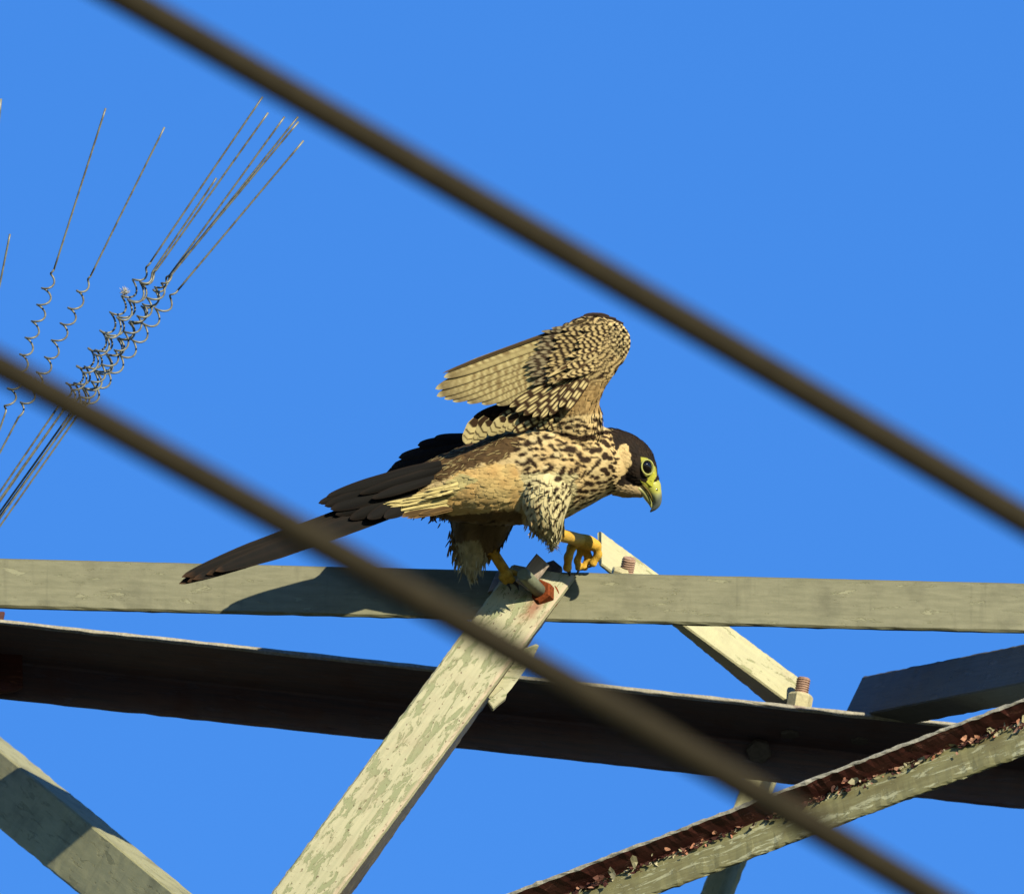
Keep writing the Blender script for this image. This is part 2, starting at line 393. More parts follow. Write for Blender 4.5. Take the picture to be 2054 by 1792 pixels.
# paint flakes curling off the rusty brace
fl = MB()
def flake(P, size, n, rr):
    u = unit(np.cross(n, rr.normal(0, 1, 3))); v = np.cross(n, u)
    pts = []
    k = 7
    for i in range(k):
        th = 2 * math.pi * i / k; rad = size * rr.uniform(.5, 1.1)
        pts.append(P + u * rad * math.cos(th) * 1.3 + v * rad * math.sin(th) * .7 + n * size * .5 * abs(math.cos(th)))
    pts.append(P + n * size * .12)
    return pts, [(i, (i + 1) % k, k) for i in range(k)]
rr = np.random.default_rng(3)
flcols = [C(214, 150, 112), C(222, 206, 160), C(200, 130, 96), C(120, 74, 58), C(90, 56, 46), C(190, 176, 130)]
nB = unit(np.cross(hp(2000) - hp(1400), vec(-66 * gx, -66 * gy, 82))); nB = nB if nB @ BACK > 0 else -nB
for i in range(230):
    x = rr.uniform(1150, 2100); off = abs(rr.normal(0, 9)) + 5
    Pf = hp(x) + unit(vec(-66 * gx, -66 * gy, 82)) * (off * S * 1.55) + nB * 0.0052
    V_, F_ = flake(Pf, S * rr.uniform(4, 11), unit(nB + rr.normal(0, .10, 3)), rr)
    fl.add(V_, F_, [C(92, 48, 38), C(74, 40, 32), C(206, 150, 116), C(214, 196, 150)][rr.choice(4, p=[.42, .25, .18, .15])])
for i in range(190):
    x = rr.uniform(1180, 2090); u_ = rr.random()
    if rr.random() < .72:
        off = rr.normal(5, 6); z = 20 + off * .3
    else: off = rr.uniform(-18, 8); z = -off * 1.9 + 8
    y = line(c0, c1, x) + off / .935 + 3
    if 1480 < x < 1620 and rr.random() < .8: continue
    Pf = VP(x, y, zH(x, line(c0, c1, x), HR(x)) + abs(z) * .8 + 5)
    n = unit(dv(rr.normal(0.1, .5), rr.normal(-.2, .6), 1.0))
    V_, F_ = flake(Pf, S * rr.choice([3, 5, 6, 8, 12]), n, rr)
    fl.add(V_, F_, flcols[rr.choice(6, p=[.26, .26, .14, .12, .08, .14])])
def attr_mat(name, rough=0.7, spec=0.2, noise=0.12, scale=900, bumpd=0.0003):
    t = NT(name); at = t.n('ShaderNodeAttribute', attribute_name='Col'); co = t.n('ShaderNodeTexCoord').outputs['Object']
    nz = t.noise(co, scale, 3, 0.6)
    mr = t.n('ShaderNodeMapRange'); t.l(nz, mr.inputs['Value']); mr.inputs['From Min'].default_value = .25; mr.inputs['From Max'].default_value = .75
    mr.inputs['To Min'].default_value = 1 - noise; mr.inputs['To Max'].default_value = 1 + noise
    vm = t.n('ShaderNodeVectorMath', operation='SCALE'); t.l(at.outputs['Color'], vm.inputs[0]); t.l(mr.outputs[0], vm.inputs['Scale'])
    t.l(vm.outputs[0], t.b.inputs['Base Color']); t.b.inputs['Roughness'].default_value = rough
    t.b.inputs['Specular IOR Level'].default_value = spec
    t.l(t.bump(nz, 0.3, bumpd), t.b.inputs['Normal'])
    return t.m
M_FLAKE = attr_mat('curled_paint')
tag(fl.build('paint_flakes', M_FLAKE, tower, smooth=False), kind='stuff')

# ------------------------------------------------------------------ power lines
M_WIRE = plain('weathered_cable', C(62, 53, 35), 0.8, 0.1, 0.2, 60)
def tube(pts, r, n=10, closed_ends=True):
    pts = np.asarray(pts, float); V = []; F = []
    tn = np.gradient(pts, axis=0); tn /= np.linalg.norm(tn, axis=1)[:, None]
    ref = np.array([0.1, 0.2, 1.0]) if abs(tn[0][2]) < .9 else np.array([1.0, .1, .1])
    for i, p in enumerate(pts):
        x = ref - tn[i] * (ref @ tn[i]); x = unit(x); ref = x; y = np.cross(tn[i], x)
        ri = r[i] if hasattr(r, '__len__') else r
        for k in range(n):
            th = 2 * math.pi * k / n; V.append(p + ri * (x * math.cos(th) + y * math.sin(th)))
    m = len(pts)
    for i in range(m - 1):
        for k in range(n): F.append((i * n + k, i * n + (k + 1) % n, (i + 1) * n + (k + 1) % n, (i + 1) * n + k))
    if closed_ends: F += [tuple(range(n))[::-1], tuple((m - 1) * n + k for k in range(n))]
    return V, F
def cable(pts, zm, lab):
    xs = np.array([p[0] for p in pts]); ys = np.array([p[1] for p in pts]); co_ = np.polyfit(xs, ys, 2)
    X = np.linspace(-5000, 7000, 160); Y = np.polyval(co_, X)
    P = VP(X, Y, np.full(160, zm / S))
    V_, F_ = tube(P, 0.0132, 16)
    o = mesh('power_line', V_, F_, M_WIRE, loc=P[80])
    tag(o, lab, 'cable', 'blurred power lines crossing in front')
cable([(347, 54), (450, 109), (1049, 457), (1900, 953)], 4.3, 'upper out of focus brown power line running above the falcon')
cable([(0, 737), (112, 795), (602, 1067), (1304, 1467), (1777, 1741)], 4.5, 'lower out of focus brown power line crossing the falcon tail')

# ------------------------------------------------------------------ bird spikes
t = NT('dull_spring_wire'); co = t.n('ShaderNodeTexCoord').outputs['Object']
nz = t.noise(co, 120, 4, .7)
t.l(t.mix(t.ramp(nz, .45, .6), C(150, 146, 120), C(112, 106, 88)), t.b.inputs['Base Color'])
t.b.inputs['Roughness'].default_value = 0.45
M_SPIKE = t.m
def spike(tip, top, bot, end, turns, amp, ph, z, parent=None, r=2.1, name='spike_wire', loc=None):
    P = []
    tip, top, bot, end = map(np.array, (tip, top, bot, end))
    for f in np.linspace(0, 1, 14): P.append((*(tip + (top - tip) * f), z))
    d = (bot - top); dn = d / np.linalg.norm(d); pr = np.array([-dn[1], dn[0]])
    N = int(turns * 26)
    for i in range(N + 1):
        f = i / N; th = ph + 2 * math.pi * turns * f
        e = min(1, f * 9, (1 - f) * 9)
        off = amp * e
        P.append((*(top + d * f + pr * off * math.sin(th)), z + off * math.cos(th) * 1.15 * math.copysign(1, 1)))
    # the camera looks up along the coil: shift each turn along the axis a little
    for i in range(14, 14 + N + 1):
        f = (i - 14) / N; th = ph + 2 * math.pi * turns * f; e = min(1, f * 9, (1 - f) * 9)
        P[i] = (P[i][0] + dn[0] * amp * .55 * e * math.cos(th), P[i][1] + dn[1] * amp * .55 * e * math.cos(th), P[i][2])
    for f in np.linspace(0.04, 1, 14): P.append((*(bot + (end - bot) * f), z))
    P = np.array(P); rs = np.random.default_rng(int(tip[0] * 7 + z)); i_ = np.linspace(0, 1, len(P))
    for ax_ in (0, 1, 2): P[:, ax_] += sum(rs.normal(0, .9) * np.sin(i_ * f_ * math.pi + rs.uniform(0, 6)) for f_ in (2, 5, 9, 17)) * np.clip(np.minimum(i_, 1 - i_) * 8, 0, 1)
    W = VP(P[:, 0], P[:, 1], P[:, 2])
    V_, F_ = tube(W, r * S, 8)
    return mesh(name, V_, F_, M_SPIKE, parent, loc=loc if loc is not None else (None if parent else W[-1]))
z0 = 60
tag(spike((212, 217), (109, 540), (11, 829), (-120, 1200), 8.6, 11.5, 0.3, z0, name='bird_spike'), 'tall single coiled wire spike, second from the left border', 'bird spike', 'single coiled wire spikes')
tag(spike((330, 255), (182, 555), (37, 838), (-140, 1170), 8.9, 11.5, 0.9, z0 + 10, name='bird_spike'), 'single coiled wire spike just left of the spike bundle', 'bird spike', 'single coiled wire spikes')
tag(spike((20, 469), (-24, 690), (-70, 900), (-130, 1180), 6, 11.5, 0, z0, name='bird_spike'), 'shorter wire spike at the left border', 'bird spike', 'single coiled wire spikes')
tag(spike((1.0, 198), (-30, 520), (-80, 800), (-140, 1180), 8, 11.5, 0, z0 - 30, name='bird_spike', r=3.4), 'dark wire spike cut off by the left border', 'bird spike', 'single coiled wire spikes')
bundle = tag(empty('bird_spike_bundle', VP(-150, 1230, 60)), 'fan of long coiled wire spikes left of the falcon, feather caught in it', 'bird spike')
for (tp, to, bo, en, tu, am, phs, z) in (
    ((527, 194), (301, 527), (118, 812), (-170, 1235), 8.4, 11.5, 0.2, 40),
    ((538, 226), (313, 541), (128, 822), (-165, 1240), 8.4, 11.5, 1.6, 56),
    ((434, 357), (307, 545), (124, 826), (-160, 1228), 8.0, 10.5, 2.8, 74),
    ((571, 234), (341, 551), (143, 826), (-158, 1246), 8.4, 11.5, 1.0, 30),
    ((598, 234), (342, 552), (147, 830), (-152, 1244), 8.2, 11.5, 2.2, 66),
    ((599, 244), (345, 550), (150, 826), (-149, 1250), 8.4, 10.8, 3.6, 84),
    ((609, 282), (356, 582), (152, 838), (-146, 1262), 8.3, 11.8, 5.2, 48)):
    spike(tp, to, bo, en, tu, am, phs, z, bundle)
# down feather caught in the spring
dm = MB(); rr = np.random.default_rng(11)
for i in range(120):
    a = rr.uniform(0, 2 * math.pi); L = rr.uniform(3, 13); c = (250, 588)
    p = np.array([[c[0] + math.cos(a) * L * f + rr.normal(0, .6), c[1] + math.sin(a) * L * f * .9 - 4 * f, 70 + rr.normal(0, 5) * f] for f in (0, .35, .7, 1)])
    V_, F_ = tube(VP(p[:, 0], p[:, 1], p[:, 2]), [0.0003, .0003, .0002, .00006], 4); dm.add(V_, F_, C(235, 225, 205))
tag(dm.build('down_feather', M_FLAKE, loc=VP(252, 589, 70)), 'small white down feather stuck on a spike coil', 'feather')

# ================================================================== falcon
ZB = 305.0
CS = C
def C(r, g, b): return np.clip(CS(r, g, b) * np.array([1.15, 1.12, 1.0]), 0.003, 0.85)
falcon = tag(empty('falcon', PH(1085, 1165, 0.012)), 'spotted buff falcon with raised wing stepping along the tower bar', 'bird')
M_PLUME = attr_mat('plumage', 0.8, 0.12, 0.14, 1400, 0.0003)
M_SKIN = attr_mat('scaly_skin', 0.6, 0.12, 0.25, 700, 0.0012)
M_HORN = attr_mat('beak_horn', 0.38, 0.4, 0.06, 500, 0.0001)
M_EYE = plain('dark_wet_eye', np.array([.003, .0025, .002]), 0.06, 0.35, 0.0)
M_TALON = plain('black_talon', np.array([.012, .011, .012]), 0.35, 0.5, 0.2)

def vnoise(x, y, seed=0):
    """smooth value noise, arrays in, 0..1 out"""
    r = np.random.default_rng(seed).random((64, 64))
    xi = np.floor(x).astype(int); yi = np.floor(y).astype(int); fx_ = x - xi; fy_ = y - yi
    fx_ = fx_ * fx_ * (3 - 2 * fx_); fy_ = fy_ * fy_ * (3 - 2 * fy_)
    g = lambda i, j: r[(xi + i) % 64, (yi + j) % 64]
    return (g(0, 0) * (1 - fx_) + g(1, 0) * fx_) * (1 - fy_) + (g(0, 1) * (1 - fx_) + g(1, 1) * fx_) * fy_
def pip(x, y, poly):
    inside = np.zeros(x.shape, bool); n = len(poly); j = n - 1
    for i in range(n):
        xi, yi = poly[i]; xj, yj = poly[j]
        c = ((yi > y) != (yj > y)) & (x < (xj - xi) * (y - yi) / (yj - yi + 1e-9) + xi)
        inside ^= c; j = i
    return inside
z3 = lambda L: [(852.5 + x / 4.096, 827.4 + y / 4.096) for x, y in L]
z4 = lambda L: [(1153.3 + x / 7.147, 827.4 + y / 7.147) for x, y in L]
HOOD = z4([(500, 160), (545, 180), (700, 190), (930, 290), (1130, 440), (1290, 650), (1340, 850), (1320, 1010), (1130, 1025), (960, 1040), (820, 1050), (600, 1032), (640, 930), (715, 872), (765, 795), (805, 730), (800, 600), (775, 520), (740, 440), (650, 470), (610, 560), (560, 420)])
EYEP = z4([(945, 635), (1040, 650), (1110, 735), (1165, 790), (1172, 900), (1140, 965), (1060, 965), (1000, 890), (955, 770)])
CERE = z4([(925, 960), (1030, 1015), (1060, 960), (1130, 960), (1130, 1010), (1260, 1010), (1280, 1300), (1000, 1060)])
CHIN = z4([(590, 1040), (860, 1050), (1000, 1080), (960, 1260), (600, 1260)])
BACKP = [(700, 1010), (800, 930), (870, 905), (930, 890), (1000, 868), (1035, 870), (1042, 890), (1024, 914), (990, 928), (945, 934), (908, 954), (860, 972), (790, 1004), (700, 1036)]
FLANK = [(880, 980), (930, 940), (985, 930), (1030, 930), (1050, 975), (1030, 1030), (960, 1045), (890, 1045)]
UNDERTAIL = [(770, 1005), (860, 985), (930, 950), (960, 960), (900, 1000), (800, 1030)]  # cream plumage of the undertail coverts
FTHIGH = [(870, 1045), (1035, 1045), (1022, 1075), (1000, 1110), (985, 1180), (900, 1180), (880, 1110)]
WING = [(1040, 850), (1060, 790), (1090, 700), (1120, 630), (1300, 600), (1300, 720), (1225, 760), (1206, 800), (1212, 826), (1150, 836)]
SPOTS3 = [(1040,105,70,32,0),(1150,180,90,30,10),(1220,205,80,38,15),(1290,215,70,35,10),(1330,200,50,38,30),(1380,200,50,32,20),(1440,165,60,28,0),(1490,160,50,28,5),(1470,240,50,34,30),(1500,265,50,28,30),(1525,215,30,24,60),(1545,265,25,20,0),
 (1175,300,60,46,0),(1220,305,50,46,0),(1120,305,40,20,0),(1380,310,55,44,-5),(1430,305,45,42,0),(1270,345,45,48,10),(1330,385,60,46,-10),(1300,385,50,36,0),(1480,355,50,56,30),(1520,375,35,30,0),(1555,330,22,20,0),(1560,410,30,22,0),(1525,445,35,32,0),(1550,470,25,24,0),
 (1075,355,95,32,-10),(865,245,115,46,-15),(945,235,28,84,-20),(830,405,105,46,-20),(900,425,28,60,-35),(1020,460,95,28,-30),(990,480,60,24,-40),(1020,195,100,40,-5),(760,300,60,26,-20),(770,400,70,20,-10),
 (1130,480,80,38,-60),(1195,485,60,28,-70),(1240,470,60,26,-65),(1420,410,60,28,-50),(1385,450,60,17,-45),(1350,490,80,13,-45),(1300,510,90,11,-55),(1265,515,60,11,-65),(1095,545,60,38,-10),
 (1470,470,60,38,10),(1500,500,40,34,30),(1410,535,40,28,-20),(1370,525,30,22,-35),(1335,580,50,34,0),(1368,585,40,34,0),(1430,575,50,19,-10),(1475,570,45,17,-10),(1520,545,40,13,-25),(1500,620,40,11,-20),
 (1265,640,60,24,-15),(1320,645,50,24,0),(1390,635,60,19,-5),(1250,690,80,12,-10),(1300,700,60,12,-25),(1240,735,50,12,-25),(1200,770,50,12,-30),(1370,690,60,10,-20),(1430,660,40,10,-15),
 (855,590,40,24,-60),(910,620,34,20,-30),(940,565,60,11,30),(980,590,60,11,30),(1080,625,42,24,-30),(1130,600,50,14,-80),(1160,610,50,14,-80),(1205,590,60,14,-70),(1000,655,44,14,-40),(1060,665,34,17,-50),(1025,715,50,17,-50),(1085,690,42,19,-60),(1135,655,34,16,-75),(1160,690,34,15,-75),(1090,760,48,14,-55),(1130,740,38,14,-75),(1150,770,32,12,-80),(1060,800,70,12,-70),(1105,835,55,12,-70),(1130,800,34,10,-75),(950,760,40,16,-45),(920,720,34,11,-30),(880,660,30,12,-40),(960,690,36,13,-35),(900,560,40,12,20),(1000,840,46,11,-60),(1070,890,50,9,-70),(930,820,40,10,-50),(1020,900,46,9,-65),
 (600,150,80,20,-20),(1400,130,50,26,20),(1330,120,60,22,25),(1260,110,60,26,-10),(1180,120,60,26,0),(1440,90,40,30,40),(1400,60,44,26,20)]
PALES3 = [(1085,342,40,26,0),(885,218,52,40,-10),(800,388,50,36,-10),(985,450,34,26,-30),(1045,180,50,24,0)]
LEG = []          # filled below: chains of the bare legs
def seg_d(x, y, a, b):
    ax_, ay_ = a; bx_, by_ = b; dx, dy = bx_ - ax_, by_ - ay_
    tt = np.clip(((x - ax_) * dx + (y - ay_) * dy) / (dx * dx + dy * dy + 1e-9), 0, 1)
    return np.hypot(x - ax_ - tt * dx, y - ay_ - tt * dy)
_r = np.random.default_rng(21)
for poly_, n_, Lr, Wr, an_ in (([(1040, 848), (1215, 836), (1238, 880), (1240, 960), (1150, 935), (1050, 898)], 46, (10, 17), (4.5, 7), (-12, 25)), ([(1150, 945), (1238, 955), (1230, 1000), (1150, 1022)], 42, (7, 12), (2.6, 4), (-32, -5)),
                           ([(1050, 965), (1150, 960), (1140, 1050), (1100, 1080), (1060, 1040)], 22, (7, 12), (2.6, 4), (-80, -40)), ([(1030, 880), (1110, 870), (1100, 950), (1040, 950)], 16, (13, 20), (5, 7), (-35, 10))):
    got = 0
    for _ in range(4000):
        q = (_r.uniform(1030, 1242), _r.uniform(836, 1085))
        if not pip(np.array([q[0]]), np.array([q[1]]), poly_)[0]: continue
        z_ = ((q[0] - 852.5) * 4.096, (q[1] - 827.4) * 4.096)
        L_, W_ = _r.uniform(*Lr), _r.uniform(*Wr)
        if min(math.hypot((z_[0] - a_[0]) / (a_[2] * .5 + L_ * 2.0 + 8), (z_[1] - a_[1]) / (a_[3] * .5 + W_ * 2.0 + 12)) for a_ in SPOTS3) < 1: continue
        SPOTS3.append((z_[0], z_[1], (L_ - 1.4) * 4.1, (W_ - 1.6) * 4.1, _r.uniform(*an_))); got += 1
        if got >= n_: break
def bird_col(x, y, z):
    x = np.asarray(x, float); y = np.asarray(y, float); N = x.shape[0]
    jx = x + (vnoise(x / 5, y / 5, 1) - .5) * 7 + (vnoise(x / 14, y / 14, 3) - .5) * 6
    jy = y + (vnoise(x / 5, y / 5, 2) - .5) * 7 + (vnoise(x / 14, y / 14, 4) - .5) * 6
    c = np.empty((N, 3)); n1 = vnoise(x / 22, y / 22, 5)[:, None]; n2 = vnoise(x / 6, y / 6, 6)[:, None]
    c[:] = C(240, 210, 152) * (1 - n1) + C(244, 202, 138) * n1
    def put(mask, col): c[mask] = col
    low = np.clip((y - 985) / 45, 0, 1)[:, None] * (x > 1130)[:, None]
    c[:] = c * (1 - low * .5) + C(225, 212, 165) * low * .5
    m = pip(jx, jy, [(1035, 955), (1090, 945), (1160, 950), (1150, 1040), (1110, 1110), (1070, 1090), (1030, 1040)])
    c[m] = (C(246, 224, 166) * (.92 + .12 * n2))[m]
    m = pip(jx, jy, [(1030, 1010), (1080, 1010), (1095, 1070), (1080, 1095), (1040, 1060)]); c[m] = (c * .55 + C(190, 150, 96) * .45)[m]  # lower left of the thigh: its shade blended into the colour
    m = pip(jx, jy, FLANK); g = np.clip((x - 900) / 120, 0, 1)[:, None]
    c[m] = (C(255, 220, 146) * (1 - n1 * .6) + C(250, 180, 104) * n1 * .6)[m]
    m = pip(jx, jy, [(880, 1034), (960, 1030), (1040, 1018), (1060, 1075), (880, 1075)]); c[m] = (C(128, 98, 60) * (.8 + .4 * n2))[m]  # belly underside: shade of the thigh painted into the plumage colour
    m = pip(jx, jy, UNDERTAIL); c[m] = (C(246, 222, 150) * (.75 + .3 * n2))[m]
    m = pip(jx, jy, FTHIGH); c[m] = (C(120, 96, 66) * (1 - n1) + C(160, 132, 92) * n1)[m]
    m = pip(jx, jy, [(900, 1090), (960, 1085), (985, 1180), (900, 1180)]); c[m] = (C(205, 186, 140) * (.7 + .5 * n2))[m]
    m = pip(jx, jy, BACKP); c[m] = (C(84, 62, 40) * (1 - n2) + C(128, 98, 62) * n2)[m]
    # breast spots
    sx = (jx * .25 + x * .75); sy = (jy * .25 + y * .75); dark = C(58, 40, 25)
    ok = ~(pip(x, y, HOOD))
    for lst, colr in ((SPOTS3, dark), (PALES3, C(246, 216, 160))):
        for (px, py, L, W, an) in lst:
            cx, cy = 852.5 + px / 4.096, 827.4 + py / 4.096; L2, W2 = L / 8.19 + .7, W / 8.19 + .8
            near = (abs(x - cx) < L2 + 3) & (abs(y - cy) < L2 + W2 + 3) & ok
            if not near.any(): continue
            a = math.radians(an); dx = sx[near] - cx; dy = sy[near] - cy
            u = dx * math.cos(a) + dy * math.sin(a); v = -dx * math.sin(a) + dy * math.cos(a)
            k = np.clip(3.0 * (1.30 - np.sqrt((u / L2) ** 2 + (v / W2) ** 2)), 0, 1)[:, None]
            c[near] = c[near] * (1 - k) + colr * k
    # barred under-wing
    m = pip(x, y, WING)
    s = (x - 1200) * .62 + (y - 680) * .78 + (vnoise(x / 11, y / 11, 8) - .5) * 15 - (x - 1200) ** 2 * .0012
    bar = np.sin(s / 9.5 * 2 * math.pi) + (vnoise(x / 4, y / 4, 9) - .5) * 1.1
    kk = np.clip(bar * 1.6 + .35, 0, 1)[:, None]
    wc = C(232, 198, 138) * (1 - kk) + C(56, 38, 24) * kk
    sm = np.clip((y - 755) / 25, 0, 1)[:, None] * np.clip((x - 1105) / 30, 0, 1)[:, None] * np.clip((838 - y) / 14, 0, 1)[:, None]
    wc = wc * (1 - sm * .8) + (C(214, 172, 112) * (1 - n2 * .4) + C(128, 92, 56) * n2 * .4) * sm * .8
    c[m] = wc[m]
    # scaly wrist
    d = np.hypot((x - 1248) / 26, (y - 678) / 42); m2 = m & (d < 1)
    sc = np.clip(((np.sin(x / 10.5 * 6.283 + np.sin(y / 6.5) * 1.2) * np.sin(y / 12 * 6.283 + np.sin(x / 7.0))) + .25) * 3, 0, 1)[:, None]
    c[m2] = (C(240, 210, 150) * (1 - sc) + C(56, 38, 24) * sc)[m2]
    # head
    hx = x + (jx - x) * .6; hy = y + (jy - y) * .6
    m = pip(hx, hy, CHIN); c[m] = (C(226, 190, 140) * (.85 + .2 * n2))[m]
    m = pip(hx, hy, HOOD); c[m] = (C(56, 42, 31) * (1 - n2) + C(38, 30, 25) * n2)[m]
    m = pip(x, y, EYEP); c[m] = C(198, 190, 78)
    m = pip(x, y, CERE); c[m] = C(206, 196, 78)
    for ch in LEG:
        dm_ = np.full(N, 1e9)
        for (a, b) in zip(ch[:-1], ch[1:]):
            zz = a[2] + (b[2] - a[2]) * .5
            dm_ = np.minimum(dm_, seg_d(x, y, a[:2], b[:2]) - max(a[3], b[3]) + np.where(abs(z - zz) > abs(a[2] - b[2]) / 2 + 28, 99, 0))
        m = dm_ < 2.5; c[m] = (C(246, 190, 74) * (.85 + .25 * n2))[m]
    return c

# ---- the body: overlapping lofts fused into one continuous skin
def loft(st, n=28):
    st = [tuple(map(float, s)) for s in st]; P = np.array(st)
    # densify with a smooth curve and round ends
    tt = np.arange(len(P)); td = np.linspace(0, len(P) - 1, (len(P) - 1) * 8 + 1)
    def cr(col):
        out = []
        for q in td:
            i = min(int(q), len(P) - 2); f = q - i
            p0, p1, p2, p3 = (P[max(i - 1, 0)][col], P[i][col], P[i + 1][col], P[min(i + 2, len(P) - 1)][col])
            out.append(.5 * ((2 * p1) + (-p0 + p2) * f + (2 * p0 - 5 * p1 + 4 * p2 - p3) * f * f + (-p0 + 3 * p1 - 3 * p2 + p3) * f ** 3))
        return np.array(out)
    Q = np.stack([cr(k) for k in range(5)], 1); Q[:, 3:] = np.maximum(Q[:, 3:], .6)
    T = np.gradient(Q[:, :3], axis=0); T /= np.linalg.norm(T, axis=1)[:, None]
    ext = []
    for (i, sg) in ((0, -1), (len(Q) - 1, 1)):
        caps = []
        for a in (.35, .7, .9, .985):
            e = Q[i].copy(); rad = min(Q[i, 3], Q[i, 4]) * .8
            e[:3] += T[i] * sg * rad * a; e[3:] *= math.sqrt(1 - a * a); caps.append((e, T[i]))
        ext.append(caps)
    rows = ext[0][::-1] + [(Q[i], T[i]) for i in range(len(Q))] + ext[1]
    V = []; F = []
    for e, tg in rows:
        pr = np.array([-tg[1], tg[0], 0]); pr /= max(np.linalg.norm(pr), 1e-6); zz = np.cross(tg, pr); zz = unit(zz); zz = zz if zz[2] > 0 else -zz
        for k in range(n):
            th = 2 * math.pi * k / n
            V.append(e[:3] + pr * e[3] * math.cos(th) + zz * e[4] * math.sin(th))
    m = len(rows)
    for i in range(m - 1):
        for k in range(n): F.append((i * n + k, i * n + (k + 1) % n, (i + 1) * n + (k + 1) % n, (i + 1) * n + k))
    F += [tuple(range(n))[::-1], tuple((m - 1) * n + k for k in range(n))]
    return np.array(V), F
Zf = zH(1160, 1110, 0.014)          # right foot on the bar's top edge
Zl = zH(1015, 1150, 0.022)          # left foot on the brace head
R_TARSUS = [(1110, 1070, ZB + 6, 14), (1138, 1076, ZB - 58, 13), (1163, 1083, Zf + 16, 13.5)]
def toe(pts):
    out = []
    for a, b in zip(pts[:-1], pts[1:]):
        out += [a, tuple(a[i] * .5 + b[i] * .5 for i in range(3)) + ((a[3] + b[3]) * .5 * .82,)]
    return out + [pts[-1]]
R_TOES = [toe([(1160, 1084, Zf + 14, 11), (1147, 1097, Zf + 22, 10.5), (1140, 1117, Zf + 24, 10), (1138, 1139, Zf + 14, 9.5)]),
          toe([(1162, 1081, Zf + 12, 12), (1182, 1085, Zf + 14, 11), (1197, 1094, Zf + 8, 10), (1199, 1112, Zf + 0, 9.5), (1189, 1130, Zf - 2, 8.5)]),
          toe([(1162, 1086, Zf + 10, 11), (1176, 1098, Zf - 4, 9.5), (1180, 1118, Zf - 12, 9), (1172, 1138, Zf - 10, 8)]),
          toe([(1158, 1088, Zf + 4, 10), (1165, 1104, Zf - 6, 8.5), (1158, 1124, Zf - 6, 8), (1160, 1139, Zf - 8, 7)])]
L_TARSUS = [(974, 1082, ZB - 95, 13), (992, 1112, Zl + 35, 11), (1012, 1143, Zl + 8, 11)]
L_TOES = [toe(x_) for x_ in [[(1012, 1143, Zl + 8, 11), (1020, 1153, Zl + 16, 10), (1027, 1163, Zl + 12, 8)],
          [(1010, 1146, Zl + 8, 10), (1008, 1157, Zl + 16, 8.5), (1014, 1168, Zl + 12, 7)],
          [(1012, 1143, Zl, 10), (1032, 1150, Zl - 4, 8), (1045, 1160, Zl - 8, 7)]]]
LEG = [R_TARSUS] + R_TOES + [L_TARSUS[1:]] + L_TOES
parts = [
    [(770, 1016, ZB + 14, 18, 22), (815, 1002, ZB + 8, 32, 40), (870, 982, ZB, 58, 62), (930, 973, ZB - 2, 76, 80), (1000, 962, ZB, 92, 94), (1070, 945, ZB, 104, 100), (1130, 932, ZB, 102, 98), (1182, 927, ZB, 84, 84), (1222, 926, ZB + 2, 66, 64)],
    [(1205, 925, ZB, 70, 66), (1236, 918, ZB + 4, 58, 54), (1264, 926, ZB + 6, 49, 46), (1284, 947, ZB + 8, 39, 40), (1300, 968, ZB + 10, 24, 26)],
    [(1230, 955, ZB + 4, 34, 40), (1262, 972, ZB + 6, 27, 30), (1286, 984, ZB + 8, 15, 20)],
    # right thigh
    [(1088, 950, ZB + 52, 60, 44), (1094, 990, ZB + 66, 54, 46), (1097, 1028, ZB + 68, 40, 38), (1106, 1060, ZB + 38, 23, 28), (1110, 1077, ZB + 8, 15, 20)],
    # left thigh
    [(978, 1000, ZB - 50, 70, 46), (962, 1050, ZB - 70, 60, 44), (950, 1088, ZB - 84, 42, 36), (946, 1122, ZB - 88, 26, 24), (946, 1142, ZB - 88, 14, 14)],
    [(1005, 1030, ZB - 60, 30, 30), (990, 1070, ZB - 80, 26, 26), (978, 1090, ZB - 92, 16, 18)],
    # raised right wing: arm from the shoulder to the wrist
    [(1150, 880, ZB + 40, 62, 44), (1160, 838, ZB + 58, 50, 34), (1166, 800, ZB + 74, 38, 20), (1184, 762, ZB + 84, 34, 14), (1208, 722, ZB + 90, 36, 12), (1228, 684, ZB + 92, 38, 11), (1215, 662, ZB + 90, 27, 9)],
    [(1230, 674, ZB + 91, 33, 10), (1190, 676, ZB + 90, 42, 8), (1150, 690, ZB + 89, 42, 6)],
] + [[(*p[:3], p[3], p[3]) for p in ch] for ch in [R_TARSUS, L_TARSUS] + R_TOES + L_TOES + [[(1160, 1083, Zf + 16, 14), (1178, 1087, Zf + 12, 15), (1192, 1093, Zf + 8, 13)]]]
bm_ = MB()
for p in parts:
    V_, F_ = loft(p); bm_.add(VP(V_[:, 0], V_[:, 1], V_[:, 2]), F_)
tmp = bm_.build('tmp_body', M_PLUME)
bm = bmesh.new(); bm.from_mesh(tmp.data); bmesh.ops.recalc_face_normals(bm, faces=bm.faces); bm.to_mesh(tmp.data); bm.free()
md = tmp.modifiers.new('r', 'REMESH'); md.mode = 'VOXEL'; md.voxel_size = 0.0010; md.use_smooth_shade = True
md2 = tmp.modifiers.new('s', 'SMOOTH'); md2.factor = 0.5; md2.iterations = 6
dg = bpy.context.evaluated_depsgraph_get(); ev = tmp.evaluated_get(dg); bmesh_data = bpy.data.meshes.new_from_object(ev)
bpy.data.objects.remove(tmp)
NV = len(bmesh_data.vertices); co = np.empty(NV * 3, np.float32); bmesh_data.vertices.foreach_get('co', co); co = co.reshape(-1, 3).astype(float)
nr = np.empty(NV * 3, np.float32); bmesh_data.vertices.foreach_get('normal', nr); nr = nr.reshape(-1, 3).astype(float)
